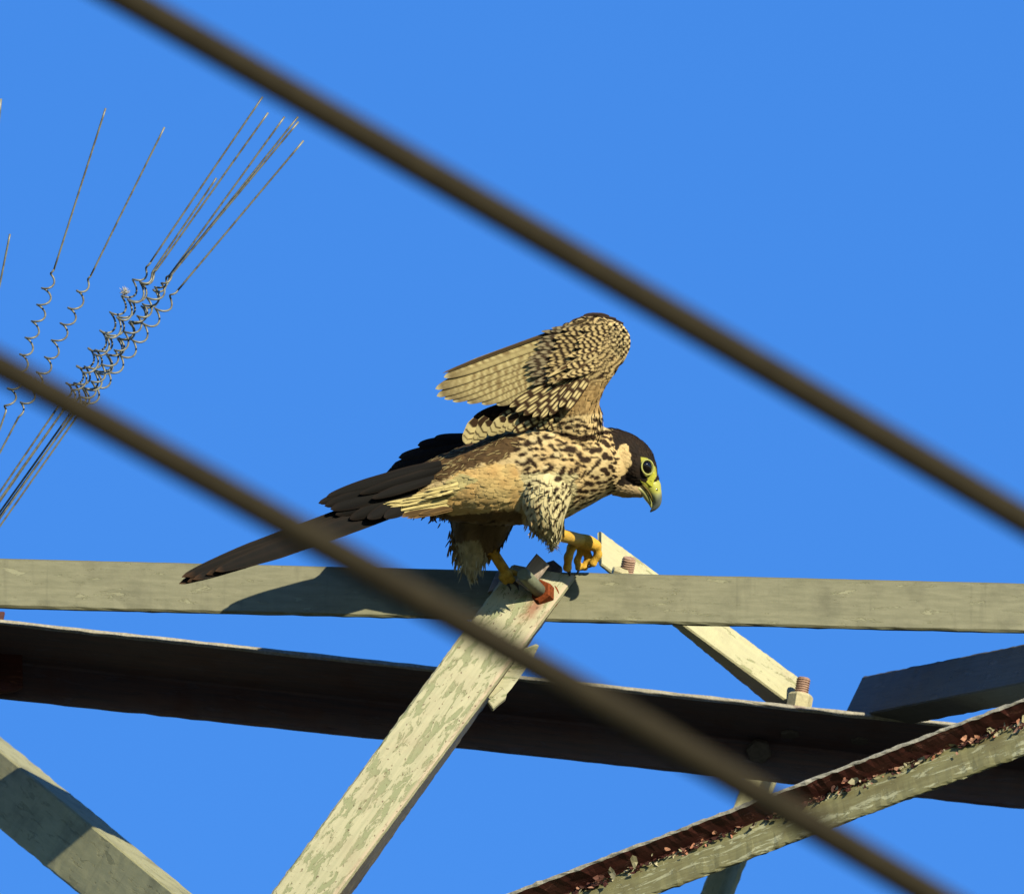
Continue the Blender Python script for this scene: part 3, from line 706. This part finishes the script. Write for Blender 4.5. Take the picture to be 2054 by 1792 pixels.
def to_px(Wp):
    r = Wp - O; z = r @ BACK; k = S * (DIST - z) / DIST
    return (r @ RIGHT) / k + FW / 2, FH / 2 - (r @ UP) / k, z / S
bx, by, bz = to_px(co)
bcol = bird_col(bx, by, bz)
co -= np.array(falcon.location); bmesh_data.vertices.foreach_set('co', co.astype(np.float32).ravel())
a = bmesh_data.color_attributes.new('Col', 'FLOAT_COLOR', 'POINT'); cc = np.ones((NV, 4), np.float32); cc[:, :3] = bcol; a.data.foreach_set('color', cc.ravel())
bmesh_data.polygons.foreach_set('use_smooth', [True] * len(bmesh_data.polygons)); bmesh_data.materials.clear(); bmesh_data.materials.append(M_PLUME)
body = bpy.data.objects.new('body', bmesh_data); COL.objects.link(body); body.parent = falcon; bmesh_data.name = 'body'
co += np.array(falcon.location)
leg_mask = np.zeros(NV, bool)
for ch in LEG:
    for (p_, q_) in zip(ch[:-1], ch[1:]):
        zz = (p_[2] + q_[2]) / 2
        leg_mask |= (seg_d(bx, by, p_[:2], q_[:2]) < max(p_[3], q_[3]) + 3) & (abs(bz - zz) < abs(p_[2] - q_[2]) / 2 + 28)
bmesh_data.materials.append(M_SKIN)
pv = np.empty(len(bmesh_data.loops), np.int32); bmesh_data.loops.foreach_get('vertex_index', pv)
ls = np.empty(len(bmesh_data.polygons), np.int32); bmesh_data.polygons.foreach_get('loop_start', ls)
bmesh_data.polygons.foreach_set('material_index', leg_mask[pv[ls]].astype(np.int32))

# ---- feathers
def feather(m, P0, P1, w, colf, nu=14, nv=5, side=None, lift=0.0, bend=0.0, roll=0.0, tip=0.55, camber=0.12, base_w=0.45, pt=2.2):
    """one vane from P0 to P1 (frame units, z last), w wide; colf(u,v,x,y) gives its colours"""
    P0 = np.array(P0, float); P1 = np.array(P1, float); d = P1 - P0; L = np.linalg.norm(d); t_ = d / L
    sd_ = np.array([-t_[1], t_[0], 0.0]) if side is None else np.array(side, float)
    sd_ -= t_ * (sd_ @ t_); sd_ /= np.linalg.norm(sd_); nn = np.cross(t_, sd_); nn = nn if nn[2] > 0 else -nn
    sd2 = sd_ * math.cos(roll) + nn * math.sin(roll); nn2 = nn * math.cos(roll) - sd_ * math.sin(roll)
    u = np.linspace(0, 1, nu)[:, None] * np.ones((1, nv)); v = np.ones((nu, 1)) * np.linspace(-1, 1, nv)[None, :]
    prof = np.where(u < .35, base_w + (1 - base_w) * np.sin(np.clip(u / .35, 0, 1) * math.pi / 2), 1.0)
    k = np.clip((u - tip) / (1 - tip), 0, 1); prof = prof * np.sqrt(np.clip(1 - k ** pt, 0.0, 1)) ; prof = np.maximum(prof, .03)
    X = P0 + (u * L)[..., None] * t_ + (v * prof * w / 2)[..., None] * sd2 \
        + ((lift * np.sin(u * math.pi * .5)) - camber * w * v ** 2 * prof)[..., None] * nn2 + (bend * L * u ** 2)[..., None] * sd2
    X = X.reshape(-1, 3); c = colf(u.ravel(), v.ravel(), X[:, 0], X[:, 1])
    F = [(i * nv + j, i * nv + j + 1, (i + 1) * nv + j + 1, (i + 1) * nv + j) for i in range(nu - 1) for j in range(nv - 1)]
    m.add(VP(X[:, 0], X[:, 1], X[:, 2]), F, c)
def one(name, *a, label=None, **k):
    m = MB(); feather(m, *a, **k); o = m.build(name, M_PLUME, falcon)
    if label: o['label'] = label
    return o
def mixc(a, b, k): k = np.clip(k, 0, 1)[:, None]; return a * (1 - k) + b * k

# contour feathers over the body
FLOW = [((1300, 935), (-.7, -.6)), ((1285, 965), (-.95, -.2)), ((1262, 895), (-.85, -.35)), ((1240, 950), (-1, 0)), ((1235, 985), (-1, .1)), ((1180, 930), (-1, .1)), ((1120, 880), (-1, -.05)),
        ((1110, 930), (-1, .2)), ((1160, 1000), (-1, .12)), ((1060, 900), (-1, .1)), ((1095, 965), (-.55, .8)), ((1095, 1010), (-.1, 1)), ((1110, 1060), (.0, 1)), ((1070, 1040), (-.2, 1)), ((1000, 970), (-1, .3)),
        ((960, 1030), (-1, .15)), ((920, 930), (-.9, .4)), ((860, 970), (-.93, .37)), ((980, 900), (-.95, .25)), ((950, 1085), (-.15, 1)), ((945, 1140), (0, 1)), ((985, 1075), (.2, 1)),
        ((1165, 815), (-.6, .75)), ((1190, 770), (-.75, .6)), ((1210, 720), (-.85, .5)), ((1245, 680), (-.8, .6)), ((1220, 645), (-.95, .3)), ((1150, 680), (-.95, .33)), ((1150, 850), (-.9, .3))]
fp = np.array([f[0] for f in FLOW], float); fd = np.array([f[1] for f in FLOW], float)
order = rng.permutation(NV); cell = {}; chosen = []
for i in order:
    if leg_mask[i]: continue
    x, y, z = bx[i], by[i], bz[i]
    if z < ZB - 60 and rng.random() < .6: continue
    head = math.hypot(x - 1275, y - 930) < 66
    if math.hypot((x - 1300) / 17, (y - 940) / 24) < 1 or (x > 1283 and y > 968): continue
    sp = 4.6 if head else 6.6
    key = (int(x / sp), int(y / sp), int(z / sp)); hit = False
    for dx in (-1, 0, 1):
        for dy in (-1, 0, 1):
            for dz in (-1, 0, 1):
                for j in cell.get((key[0] + dx, key[1] + dy, key[2] + dz, sp), ()):
                    if (bx[j] - x) ** 2 + (by[j] - y) ** 2 + (bz[j] - z) ** 2 < sp * sp: hit = True; break
                if hit: break
            if hit: break
        if hit: break
    if hit: continue
    cell.setdefault((*key, sp), []).append(i); chosen.append(i)
chosen = np.array(chosen)
NX = np.stack([nr[chosen] @ RIGHT, -(nr[chosen] @ UP), nr[chosen] @ BACK], 1)     # normals in frame axes
RT = np.stack([bx[chosen], by[chosen], bz[chosen]], 1)
d2 = ((RT[:, None, :2] - fp[None]) ** 2).sum(2); wt = 1 / (d2 + 60) ** 1.6; FL = (wt[..., None] * fd[None]).sum(1) / wt.sum(1)[:, None]
FL = np.concatenate([FL, np.zeros((len(FL), 1))], 1) + rng.normal(0, .10, (len(FL), 3))
FL -= NX * (FL * NX).sum(1)[:, None]; FL /= np.maximum(np.linalg.norm(FL, axis=1), 1e-6)[:, None]
SD = np.cross(FL, NX)
NU, NVV = 6, 4
uu = np.linspace(0, 1, NU); vv = np.linspace(-1, 1, NVV); wid = np.array([.55, .85, 1, .95, .72, .12])
xr, yr = RT[:, 0], RT[:, 1]
Ln = np.full(len(RT), 19.0); Ln[np.hypot(xr - 1275, yr - 930) < 66] = 9.5; isw = pip(xr, yr, WING); Ln[isw] = 17
isth = pip(xr, yr, [(1040, 990), (1160, 960), (1140, 1050), (1115, 1110), (1080, 1090)]); Ln[isth] = 25
low = (yr > 1050) & ~((xr > 1130)); Ln[low] = 26
isb = pip(xr, yr, BACKP); Ln[isb] = 25
Ln *= rng.uniform(.8, 1.25, len(Ln)); Wn = Ln * np.where(isw, .62, .56); Wn[low] *= .55
edge = np.clip(1 - abs(NX[:, 2]) * 2.2, 0, 1)
Wn[isth] *= .75; tilt = rng.normal(0, .035, len(Ln))
G = np.empty((len(RT), NU, NVV, 3))
for i, u in enumerate(uu):
    for j, v in enumerate(vv):
        lf = (-.3 + 1.0 * u + .3 * (1 - v * v)) * (1 - edge * .4)
        G[:, i, j] = RT + FL * (Ln * u)[:, None] + SD * (Wn * .5 * wid[i] * v)[:, None] + NX * (lf + tilt * v * Wn * .5)[:, None]
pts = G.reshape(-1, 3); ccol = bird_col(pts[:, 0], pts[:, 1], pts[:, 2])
# shared tone of each feather and pale fringes on the back
tone = np.repeat(rng.uniform(.88, 1.10, len(RT)), NU * NVV)[:, None]; ccol = ccol * tone
UU = np.tile(np.repeat(uu, NVV), len(RT)); VVv = np.tile(np.tile(vv, NU), len(RT))
ccol = np.clip(ccol, .003, .8)
base_f = [((i + 1) * NVV + j, (i + 1) * NVV + j + 1, i * NVV + j + 1, i * NVV + j) for i in range(NU - 1) for j in range(NVV - 1)]
FF = (np.arange(len(RT))[:, None, None] * (NU * NVV) + np.array(base_f)[None]).reshape(-1, 4)
cn = np.repeat(NX, NU * NVV, axis=0) + rng.normal(0, .06, (len(RT), 3)).repeat(NU * NVV, axis=0) - np.repeat(FL, NU * NVV, axis=0) * ((UU - .5) * -.22)[:, None] + np.repeat(SD, NU * NVV, axis=0) * (VVv * .16)[:, None]
cn = cn[:, :1] * RIGHT - cn[:, 1:2] * UP + cn[:, 2:3] * BACK; cn /= np.linalg.norm(cn, axis=1)[:, None]
cf = mesh('contour_feathers', VP(pts[:, 0], pts[:, 1], pts[:, 2]), FF.tolist(), M_PLUME, falcon, ccol)
cf.data.normals_split_custom_set_from_vertices([tuple(q_) for q_ in cn]); tag(cf, kind='stuff')

# loose down at the thighs and belly
dn = MB(); rr = np.random.default_rng(5)
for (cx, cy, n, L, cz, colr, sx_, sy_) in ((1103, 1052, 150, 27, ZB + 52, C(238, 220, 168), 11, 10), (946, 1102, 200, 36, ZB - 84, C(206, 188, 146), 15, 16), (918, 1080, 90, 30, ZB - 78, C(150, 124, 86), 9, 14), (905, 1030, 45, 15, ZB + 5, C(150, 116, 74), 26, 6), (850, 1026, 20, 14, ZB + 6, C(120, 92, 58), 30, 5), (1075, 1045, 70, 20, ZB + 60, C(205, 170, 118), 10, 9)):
    for i in range(n):
        x0 = cx + np.clip(rr.normal(0, sx_), -1.7 * sx_, 1.7 * sx_); y0 = cy + rr.normal(0, sy_); zz = cz + rr.normal(0, 10); l = L * rr.uniform(.5, 1.15)
        kk_ = rr.uniform(.75, 1.12)
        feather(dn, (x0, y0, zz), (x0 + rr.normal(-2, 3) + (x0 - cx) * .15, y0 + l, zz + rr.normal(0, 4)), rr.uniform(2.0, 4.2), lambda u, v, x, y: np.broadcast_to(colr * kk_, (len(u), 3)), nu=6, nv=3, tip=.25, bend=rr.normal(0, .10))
def pale_streak(u, v, x, y): return np.broadcast_to(C(184, 158, 106), (len(u), 3))
for i in range(110):
    for _ in range(200):
        j = rr.integers(len(RT))
        if isb[j] and RT[j, 0] > 835 and RT[j, 2] > ZB + 10: break
    p = RT[j] + NX[j] * 2.6; d_ = FL[j] * rr.uniform(8, 17) + SD[j] * rr.normal(0, 3)
    feather(dn, p, p + d_, rr.uniform(1.5, 2.6), pale_streak, nu=5, nv=3, tip=.4, bend=rr.choice([-.14, .14]), side=SD[j])
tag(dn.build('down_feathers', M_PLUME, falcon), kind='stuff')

# raised wing, seen from below
def prim_col(k):
    ph_k = rng.random()
    def f(u, v, x, y):
        v = -v * (1 if k else -1)
        c = np.empty((len(u), 3)); c[:] = C(206, 184, 128)
        bar = np.sin((u * 19 + ph_k - v * .5 + (vnoise(x / 16, y / 16, 31) - .5) * .7) * 2 * math.pi)
        c = mixc(c, C(122, 90, 54), np.clip(bar * 1.9, 0, 1) * np.clip((.93 - u) * 6, 0, 1) * np.clip(vnoise(x / 26 + k, y / 9, 30) * 1.7, .25, 1) * np.where(v > -.25, .72, .2))
        c = mixc(c, C(238, 216, 158), np.clip(-bar * 2 - .9, 0, 1) * np.where(v > -.25, .7, 0))
        c = mixc(c, C(104, 80, 54), np.clip((u - .80) * 5, 0, 1) * .9)
        c = mixc(c, C(232, 214, 164), np.clip((u - .955) * 30, 0, 1) * .8)
        c = mixc(c, C(120, 96, 62), np.clip(1 - abs(v + .2) * 7, 0, 1) * .5)
        c = mixc(c, C(112, 88, 58), np.clip((abs(v) - .8) * 5, 0, 1) * .55)
        return c * rng.uniform(.95, 1.05)
    return f
ptips = [(888, 749), (871, 773), (874, 789), (890, 796), (907, 802), (936, 806), (966, 809), (996, 811), (1024, 816), (1046, 822)]
for k, (tx, ty) in enumerate(ptips):
    f = k / 9; b0_ = (1182 - 52 * f, 652 + 104 * f)
    one('primary_feather', (b0_[0], b0_[1], ZB + 92 - k * .4), (tx, ty, ZB + 104 - k * 2.6), 27 + 2 * f, prim_col(k), nu=64, nv=9, roll=-.08, tip=.76, pt=1.55, bend=-.025 * (1 - f * 1.3), camber=.04, base_w=.6)
# dark leading edge and dorsal coverts showing over the wrist
def dark_col(a=(58, 42, 30), b=(84, 64, 44)):
    def f(u, v, x, y):
        c = mixc(np.broadcast_to(C(*a), (len(u), 3)), C(*b), np.clip((abs(v) - .6) * 2.5, 0, 1) + np.clip((u - .9) * 10, 0, 1))
        return np.clip(c * rng.uniform(.85, 1.15) * (.7 + .6 * vnoise(u * 5 + 7, v * 5 + 30 + rng.random() * 9, 33))[:, None], .003, .8)
    return f
one('leading_feather', (1178, 641, ZB + 97), (885, 742, ZB + 107), 7, dark_col((82, 64, 42), (110, 88, 58)), nu=30, nv=5, tip=.7, bend=-.022)
for (p0_, p1_, w_) in (((1250, 652, ZB + 78), (1158, 635, ZB + 74), 22), ((1236, 642, ZB + 76), (1142, 642, ZB + 74), 20), ((1222, 636, ZB + 74), (1168, 632, ZB + 72), 16)):
    one('alula_feather', p0_, p1_, w_, dark_col((44, 32, 26), (78, 58, 44)), nu=14, nv=5, bend=-.05)
# under-wing coverts, in rows
def cov_col(light, dark, n, dk=.6):
    tone_ = rng.uniform(.8, 1.12); ph0 = rng.random()
    def f(u, v, x, y):
        c = np.broadcast_to(C(*light), (len(u), 3)); bar = np.sin((u * n + v * v * .35 + ph0) * 2 * math.pi)
        c = mixc(c, C(*dark), np.clip(bar * 2.4 + .45, 0, 1) * np.clip((.97 - u) * 12, 0, 1)); c = mixc(c, C(*dark), np.clip((abs(v) - .72) * 4, 0, 1) * dk)
        return c * tone_
    return f
tips = [(1106, 658), (1092, 668), (1082, 682), (1078, 698), (1064, 712), (1054, 730), (1056, 746), (1062, 760), (1066, 775)]
for k in range(16):
    f = k / 15; tx, ty = [np.interp(f * 8, range(9), [t_[q_] for t_ in tips]) for q_ in (0, 1)]; one('covert_feather', (1190 - 44 * f, 656 + 84 * f, ZB + 97), (tx + rng.normal(0, 4), ty + rng.normal(0, 2.5), ZB + 109 - k * .6), rng.uniform(10, 14), cov_col((166, 148, 114), (72, 54, 38), 5.0, .8), nu=26, nv=7, roll=-.05, tip=.5, pt=1.4, camber=.05)
tips = [(1136, 660), (1122, 672), (1116, 688), (1108, 704), (1100, 720), (1094, 737), (1096, 752), (1100, 766)]
for k in range(15):
    f = k / 14; tx, ty = [np.interp(f * 7, range(8), [t_[q_] for t_ in tips]) for q_ in (0, 1)]; one('covert_feather', (1206 - 40 * f, 656 + 84 * f, ZB + 101), (tx + rng.normal(0, 4), ty + rng.normal(0, 2.5), ZB + 112 - k * .6), rng.uniform(10, 14), cov_col((212, 182, 126), (54, 37, 24), 5.5, .7), nu=26, nv=7, roll=-.05, tip=.5, pt=1.4, camber=.05)
for k in range(12):
    f = k / 11; one('covert_feather', (1222 - 30 * f, 656 + 84 * f, ZB + 103), (1160 - 26 * f + rng.normal(0, 5), 664 + 92 * f + rng.normal(0, 3), ZB + 112), rng.uniform(10, 14), cov_col((230, 198, 138), (54, 37, 24), 4.6, .4), nu=24, nv=7, roll=-.05, tip=.5, pt=1.4, camber=.05)
# folded secondaries and axillaries between wing and body
def spot_col(k):
    def f(u, v, x, y):
        c = np.broadcast_to(C(70, 48, 30), (len(u), 3)); q = ((u * 4.5 + k * .37) % 1) - .5
        return mixc(c, C(244, 216, 152), np.clip(3.2 * (1 - np.hypot(q * 2.4, (abs(v) - .38) * 2.9)), 0, 1))
    return f
for k, (a_p, b_p) in enumerate((((1150, 740), (1022, 816)), ((1156, 748), (1034, 826)), ((1160, 756), (1050, 832)), ((1166, 752), (1068, 836)), ((1172, 744), (1084, 838)), ((1180, 740), (1102, 832)), ((1190, 730), (1122, 816)), ((1196, 735), (1136, 822)))):
    one('axillary_feather', (*a_p, ZB + 96), (*b_p, ZB + 92 + k * 2.2), 18, spot_col(k), nu=40, nv=9, roll=.1, tip=.75)
for k, (a_p, b_p) in enumerate((((1196, 700), (1098, 756)), ((1200, 712), (1108, 770)))):
    one('covert_feather', (*a_p, ZB + 106), (*b_p, ZB + 112), 8, cov_col((236, 206, 146), (96, 70, 44), 2.0, .3), nu=18, nv=5)
# dark upper sides of the inner wing and the pale-edged tertials below
for (p0_, p1_, w_) in (((1060, 800, ZB + 40), (936, 862, ZB + 44), 36), ((1065, 806, ZB + 42), (946, 846, ZB + 46), 34), ((1070, 812, ZB + 44), (958, 836, ZB + 50), 30), ((1075, 815, ZB + 46), (985, 832, ZB + 54), 26)):
    one('secondary_feather', p0_, p1_, w_, dark_col((46, 36, 30), (70, 54, 42)), nu=16, nv=5, roll=.2, tip=.6)
def tert_col(k, L):
    def f(u, v, x, y):
        c = np.broadcast_to(C(242, 216, 152), (len(u), 3))
        q = (1 - u) * L - abs(v) * 6.0 + 3 * math.sin(k * 2.1)
        for a_, b_ in ((5, 9), (17, 22), (32, 80)):
            c = mixc(c, C(70, 48, 28), np.clip((q - a_) * .7, 0, 1) * np.clip((b_ - q) * .7, 0, 1) * np.clip((.95 - abs(v)) * 8, 0, 1))
        return np.clip(c * rng.uniform(.9, 1.0), .003, .8)
    return f
tt_ = [((1004, 846), (-.8, .6), 70, 25), ((1030, 841), (-.86, .5), 70, 24), ((1058, 838), (-.9, .42), 66, 23), ((1086, 836), (-.93, .36), 60, 22), ((1112, 836), (-.95, .3), 56, 21),
       ((933, 888), (-.40, .92), 50, 27), ((949, 886), (-.48, .88), 50, 27), ((963, 878), (-.58, .81), 46, 26), ((979, 872), (-.68, .73), 46, 25), ((995, 867), (-.77, .64), 62, 25), ((1013, 864), (-.84, .54), 62, 24),
       ((1033, 861), (-.88, .47), 60, 23), ((1055, 859), (-.91, .4), 58, 22), ((1078, 858), (-.93, .36), 56, 22), ((1102, 856), (-.95, .3), 54, 21), ((1126, 855), (-.96, .26), 52, 20), ((1150, 854), (-.97, .2), 48, 19)]
for k, (tp_, dr_, L_, w_) in enumerate(tt_):
    lo = 0 if k < 5 else 1; tp_ = (tp_[0] + rng.normal(0, 2.5), tp_[1] + rng.normal(0, 2)); L_ *= rng.uniform(.9, 1.2)
    one('tertial_feather', (tp_[0] - dr_[0] * L_, tp_[1] - dr_[1] * L_, ZB + 78 + lo * 2), (tp_[0], tp_[1], ZB + 62 + lo * 6 + (k % 3) * 1.5 + (tp_[0] - 930) * .02), w_ * rng.uniform(.85, 1.1), spot_col(k) if (k < 5 or k > 10) else tert_col(k, L_), nu=40, nv=9, roll=.12 + .05 * (k % 3), tip=.62, lift=3)

# left wing, closed on the far side
lw = loft([(1050, 915, ZB - 74, 40, 16), (985, 905, ZB - 84, 38, 12), (920, 909, ZB - 88, 36, 9), (862, 920, ZB - 88, 31, 7), (815, 937, ZB - 86, 19, 5), (782, 952, ZB - 84, 5, 2)])
mw = MB(); lwc = C(40, 31, 26) * (.8 + .4 * vnoise(lw[0][:, 0] / 9, lw[0][:, 1] / 4, 12))[:, None]
mw.add(VP(lw[0][:, 0], lw[0][:, 1], lw[0][:, 2]), lw[1], lwc); o = mw.build('folded_wing', M_PLUME, falcon); o['label'] = 'dark folded far wing'
for (a_p, b_p, w_) in (((980, 880), (800, 921), 26), ((985, 890), (786, 940), 28), ((985, 902), (776, 952), 30), ((990, 915), (788, 957), 26), ((960, 874), (838, 895), 22), ((1000, 876), (870, 881), 20)):
    one('flight_feather', (*a_p, ZB - 78), (*b_p, ZB - 76), w_, dark_col((36, 28, 25), (54, 42, 34)), nu=22, nv=5, roll=-.1, tip=.7, bend=.02)

# tail
tailt = [(362, 1176, 0), (366, 1161, 1), (378, 1172, 2), (390, 1167, 3), (402, 1162, 4), (416, 1157, 5), (434, 1150, 6), (374, 1160, 7)]
def tail_col(k):
    def f(u, v, x, y):
        c = np.broadcast_to(C(20, 16, 14), (len(u), 3)); c = mixc(c, C(30, 24, 19), np.clip(np.sin((u * 13 + k * .2) * 6.283) * 1.2 - .2, 0, .5))
        c = mixc(c, C(110, 74, 46), np.clip((u - .96) * 20, 0, 1) * .7); c = mixc(c, C(50, 38, 29), np.clip((abs(v) - .8) * 5, 0, 1) * .5)
        return mixc(c, C(34, 26, 22), np.clip(1 - abs(v) * 9, 0, 1) * .7)
    return f
for k, (tx, ty, q) in enumerate(tailt):
    f = (q - 3.5) / 7
    one('tail_feather', (840 + 3 * q, 986 + f * 26, ZB + 4 + 3 * q), (tx, ty, ZB + 180 + 3 * (q % 4)), 36, tail_col(k), nu=48, nv=7, roll=.15 * (q % 3 - 1), tip=.70, pt=1.25, bend=.012 * (1 if q in (0, 2, 3, 4, 5, 6) else .7), camber=.06)
# long dark feathers over the tail base, and pale-streaked coverts under it
for k, (a_p, b_p, w_) in enumerate((((885, 928), (655, 996), 26), ((880, 938), (638, 1009), 30), ((872, 948), (650, 1014), 32), ((866, 958), (662, 1022), 32), ((858, 968), (672, 1032), 30), ((850, 978), (700, 1040), 30), ((846, 988), (735, 1040), 28), ((850, 1000), (768, 1038), 26), ((905, 934), (720, 990), 20), ((900, 948), (745, 1000), 20))):
    one('rump_feather', (*a_p, ZB + 56 - k * 1.5 + (8 if k > 7 else 0)), (*b_p, ZB + 78 + (k % 4) * 2), w_, dark_col((21, 16, 14), (36, 27, 21)), nu=40, nv=13, roll=.12 * (k % 3 - 1), tip=.62, pt=1.5, lift=6)
def und_col(k):
    def f(u, v, x, y):
        c = np.broadcast_to(C(246, 220, 148), (len(u), 3)); c = mixc(c, C(84, 60, 36), np.clip((abs(v) - .5) * 3, 0, 1) * np.clip((u - .45) * 3, 0, 1) * .9)
        q = ((u * 4 + k * .3) % 1); return mixc(c, C(96, 68, 42), np.clip(1 - abs(q - .5) * 9, 0, 1) * np.clip(1 - abs(v) * 2, 0, 1) * .9) * rng.uniform(.9, 1.05)
    return f
_r = np.random.default_rng(8)
for k in range(40):
    f = k / 39; 
    a_p = (1000 - 70 * f + _r.normal(0, 8), 948 + 66 * f + _r.normal(0, 3)); tx = 905 - 120 * math.sin(f * 2.6) ** 1.2 - 10 * f + _r.normal(0, 12); ty = 984 + 56 * f + _r.normal(0, 3) - (tx - 800) * .02
    one('undertail_feather', (*a_p, ZB + 60 - 10 * f), (tx, ty, ZB + 77 - 12 * f + _r.uniform(0, 3)), _r.uniform(9, 13), und_col(k) if f < .8 else dark_col((96, 72, 44), (150, 116, 72)), nu=24, nv=5, roll=_r.normal(0, .08), tip=.45, pt=1.5, lift=2, bend=_r.normal(0, .02), camber=.06)

# ---- head details
def surf_z(x, y, r=4):
    m = (np.hypot(bx - x, by - y) < r) & (bz > ZB); return bz[m].max() if m.any() else ZB + 40
ez = surf_z(1298, 937)
def ellipsoid(c, rad, mat, name, col=None, n=28, tilt=0.0):
    V = []; F = []
    for i in range(n + 1):
        th = math.pi * i / n
        for j in range(2 * n):
            ph_ = math.pi * j / n; x = rad[0] * math.sin(th) * math.cos(ph_); y = rad[1] * math.cos(th); z = rad[2] * math.sin(th) * math.sin(ph_)
            V.append((c[0] + x * math.cos(tilt) - y * math.sin(tilt), c[1] + x * math.sin(tilt) + y * math.cos(tilt), c[2] + z + x * -.35))
    for i in range(n):
        for j in range(2 * n): F.append((i * 2 * n + j, i * 2 * n + (j + 1) % (2 * n), (i + 1) * 2 * n + (j + 1) % (2 * n), (i + 1) * 2 * n + j))
    V = np.array(V); m = MB(); m.add(VP(V[:, 0], V[:, 1], V[:, 2]), F, col); return m.build(name, mat, falcon)
ellipsoid((1298.4, 936, ez - 1.5), (9.6, 12.8, 7.0), M_EYE, 'eye', tilt=-.2)
# bare yellow ring round the eye
rg = []; 
for i in range(49):
    a_ = 2 * math.pi * i / 48; ex = 11.6 * math.cos(a_); eyy = 15.0 * math.sin(a_); tl = -.2
    rg.append((1298.8 + ex * math.cos(tl) - eyy * math.sin(tl), 936.6 + ex * math.sin(tl) + eyy * math.cos(tl), ez + 1.0 - ex * .40))
rg = np.array(rg); V_, F_ = tube(VP(rg[:, 0], rg[:, 1], rg[:, 2]), 1.8 * S, 10); m = MB(); m.add(V_, F_, C(196, 192, 108)); m.build('eye_ring', M_SKIN, falcon)
V_, F_ = loft([(1299, 966, ez - 14, 15, 7), (1306, 958, ez - 12, 7.5, 5), (1309, 948, ez - 11, 5, 4)]); m = MB(); m.add(VP(V_[:, 0], V_[:, 1], V_[:, 2]), F_, C(214, 208, 70)); m.build('lore_skin', M_SKIN, falcon)
ub = loft([(1298, 966, ZB + 12, 15, 22), (1307, 974, ZB + 13, 18.5, 20), (1313, 986, ZB + 14, 14.5, 17), (1317.5, 998, ZB + 14, 10.5, 13), (1317.5, 1009, ZB + 14, 8.2, 9), (1312.5, 1018, ZB + 14, 5.4, 5.5), (1305, 1025.5, ZB + 14, 1.6, 1.6)])
X, Y = ub[0][:, 0], ub[0][:, 1]
ct = np.broadcast_to(C(208, 202, 92), X.shape + (3,)); ct = mixc(ct, C(182, 182, 128), np.clip((Y - 986) / 7, 0, 1)); ct = mixc(ct, C(112, 116, 104), np.clip((Y - 994) / 13 + (X - 1317) / 12, 0, 1)); ct = mixc(ct, C(52, 50, 48), np.clip((Y - 1019) / 6, 0, 1))
m = MB(); m.add(VP(X, Y, ub[0][:, 2]), ub[1], ct); bk = m.build('upper_beak', M_HORN, falcon); 
lb = loft([(1281, 979, ZB + 12, 9, 18), (1292, 987, ZB + 13, 8.5, 15), (1300, 999, ZB + 13, 7.2, 11), (1305, 1009, ZB + 13, 4.8, 6.5), (1306.5, 1017, ZB + 13, 2, 2.5)])
X, Y = lb[0][:, 0], lb[0][:, 1]; ct = mixc(np.broadcast_to(C(200, 190, 120), X.shape + (3,)), C(190, 188, 112), np.clip((Y - 990) / 10, 0, 1))
m = MB(); m.add(VP(X, Y, lb[0][:, 2]), lb[1], ct); m.build('lower_beak', M_HORN, falcon)
gape = np.array([(1284, 966, ez - 11), (1292, 975, ez - 13), (1300, 984, ez - 14), (1306, 995, ez - 17), (1308.5, 1007, ez - 22)]); V_, F_ = tube(VP(gape[:, 0], gape[:, 1], gape[:, 2]), [1.8 * S, 2.2 * S, 2 * S, 1.6 * S, .8 * S], 8)
m = MB(); m.add(V_, F_, C(120, 100, 48)); m.build('gape', M_SKIN, falcon)
ellipsoid((1317.5, 981.5, ZB + 27.5), (2.2, 4.0, 3), M_EYE, 'nostril', tilt=-.15, n=10)
# talons
for ch, dr in ((R_TOES[0], (2, 22, -8)), (R_TOES[1], (-16, 10, 0)), (R_TOES[2], (-14, 6, 4)), (R_TOES[3], (-8, 14, 8)), (L_TOES[0], (13, 20, 2)), (L_TOES[1], (10, 18, 6)), (L_TOES[2], (6, 16, 4))):
    e = np.array(ch[-1][:3]); r0 = ch[-1][3] * .62; d_ = np.array(dr, float)
    q = np.array([e + d_ * f + np.array([3.5, 0, 0]) * math.sin(f * math.pi) for f in np.linspace(-.2, 1, 8)])
    V_, F_ = tube(VP(q[:, 0], q[:, 1], q[:, 2]), [max(.5, r0 * (1 - (i / 7) ** 1.4)) * S for i in range(8)], 10)
    mesh('talon', V_, F_, M_TALON, falcon)
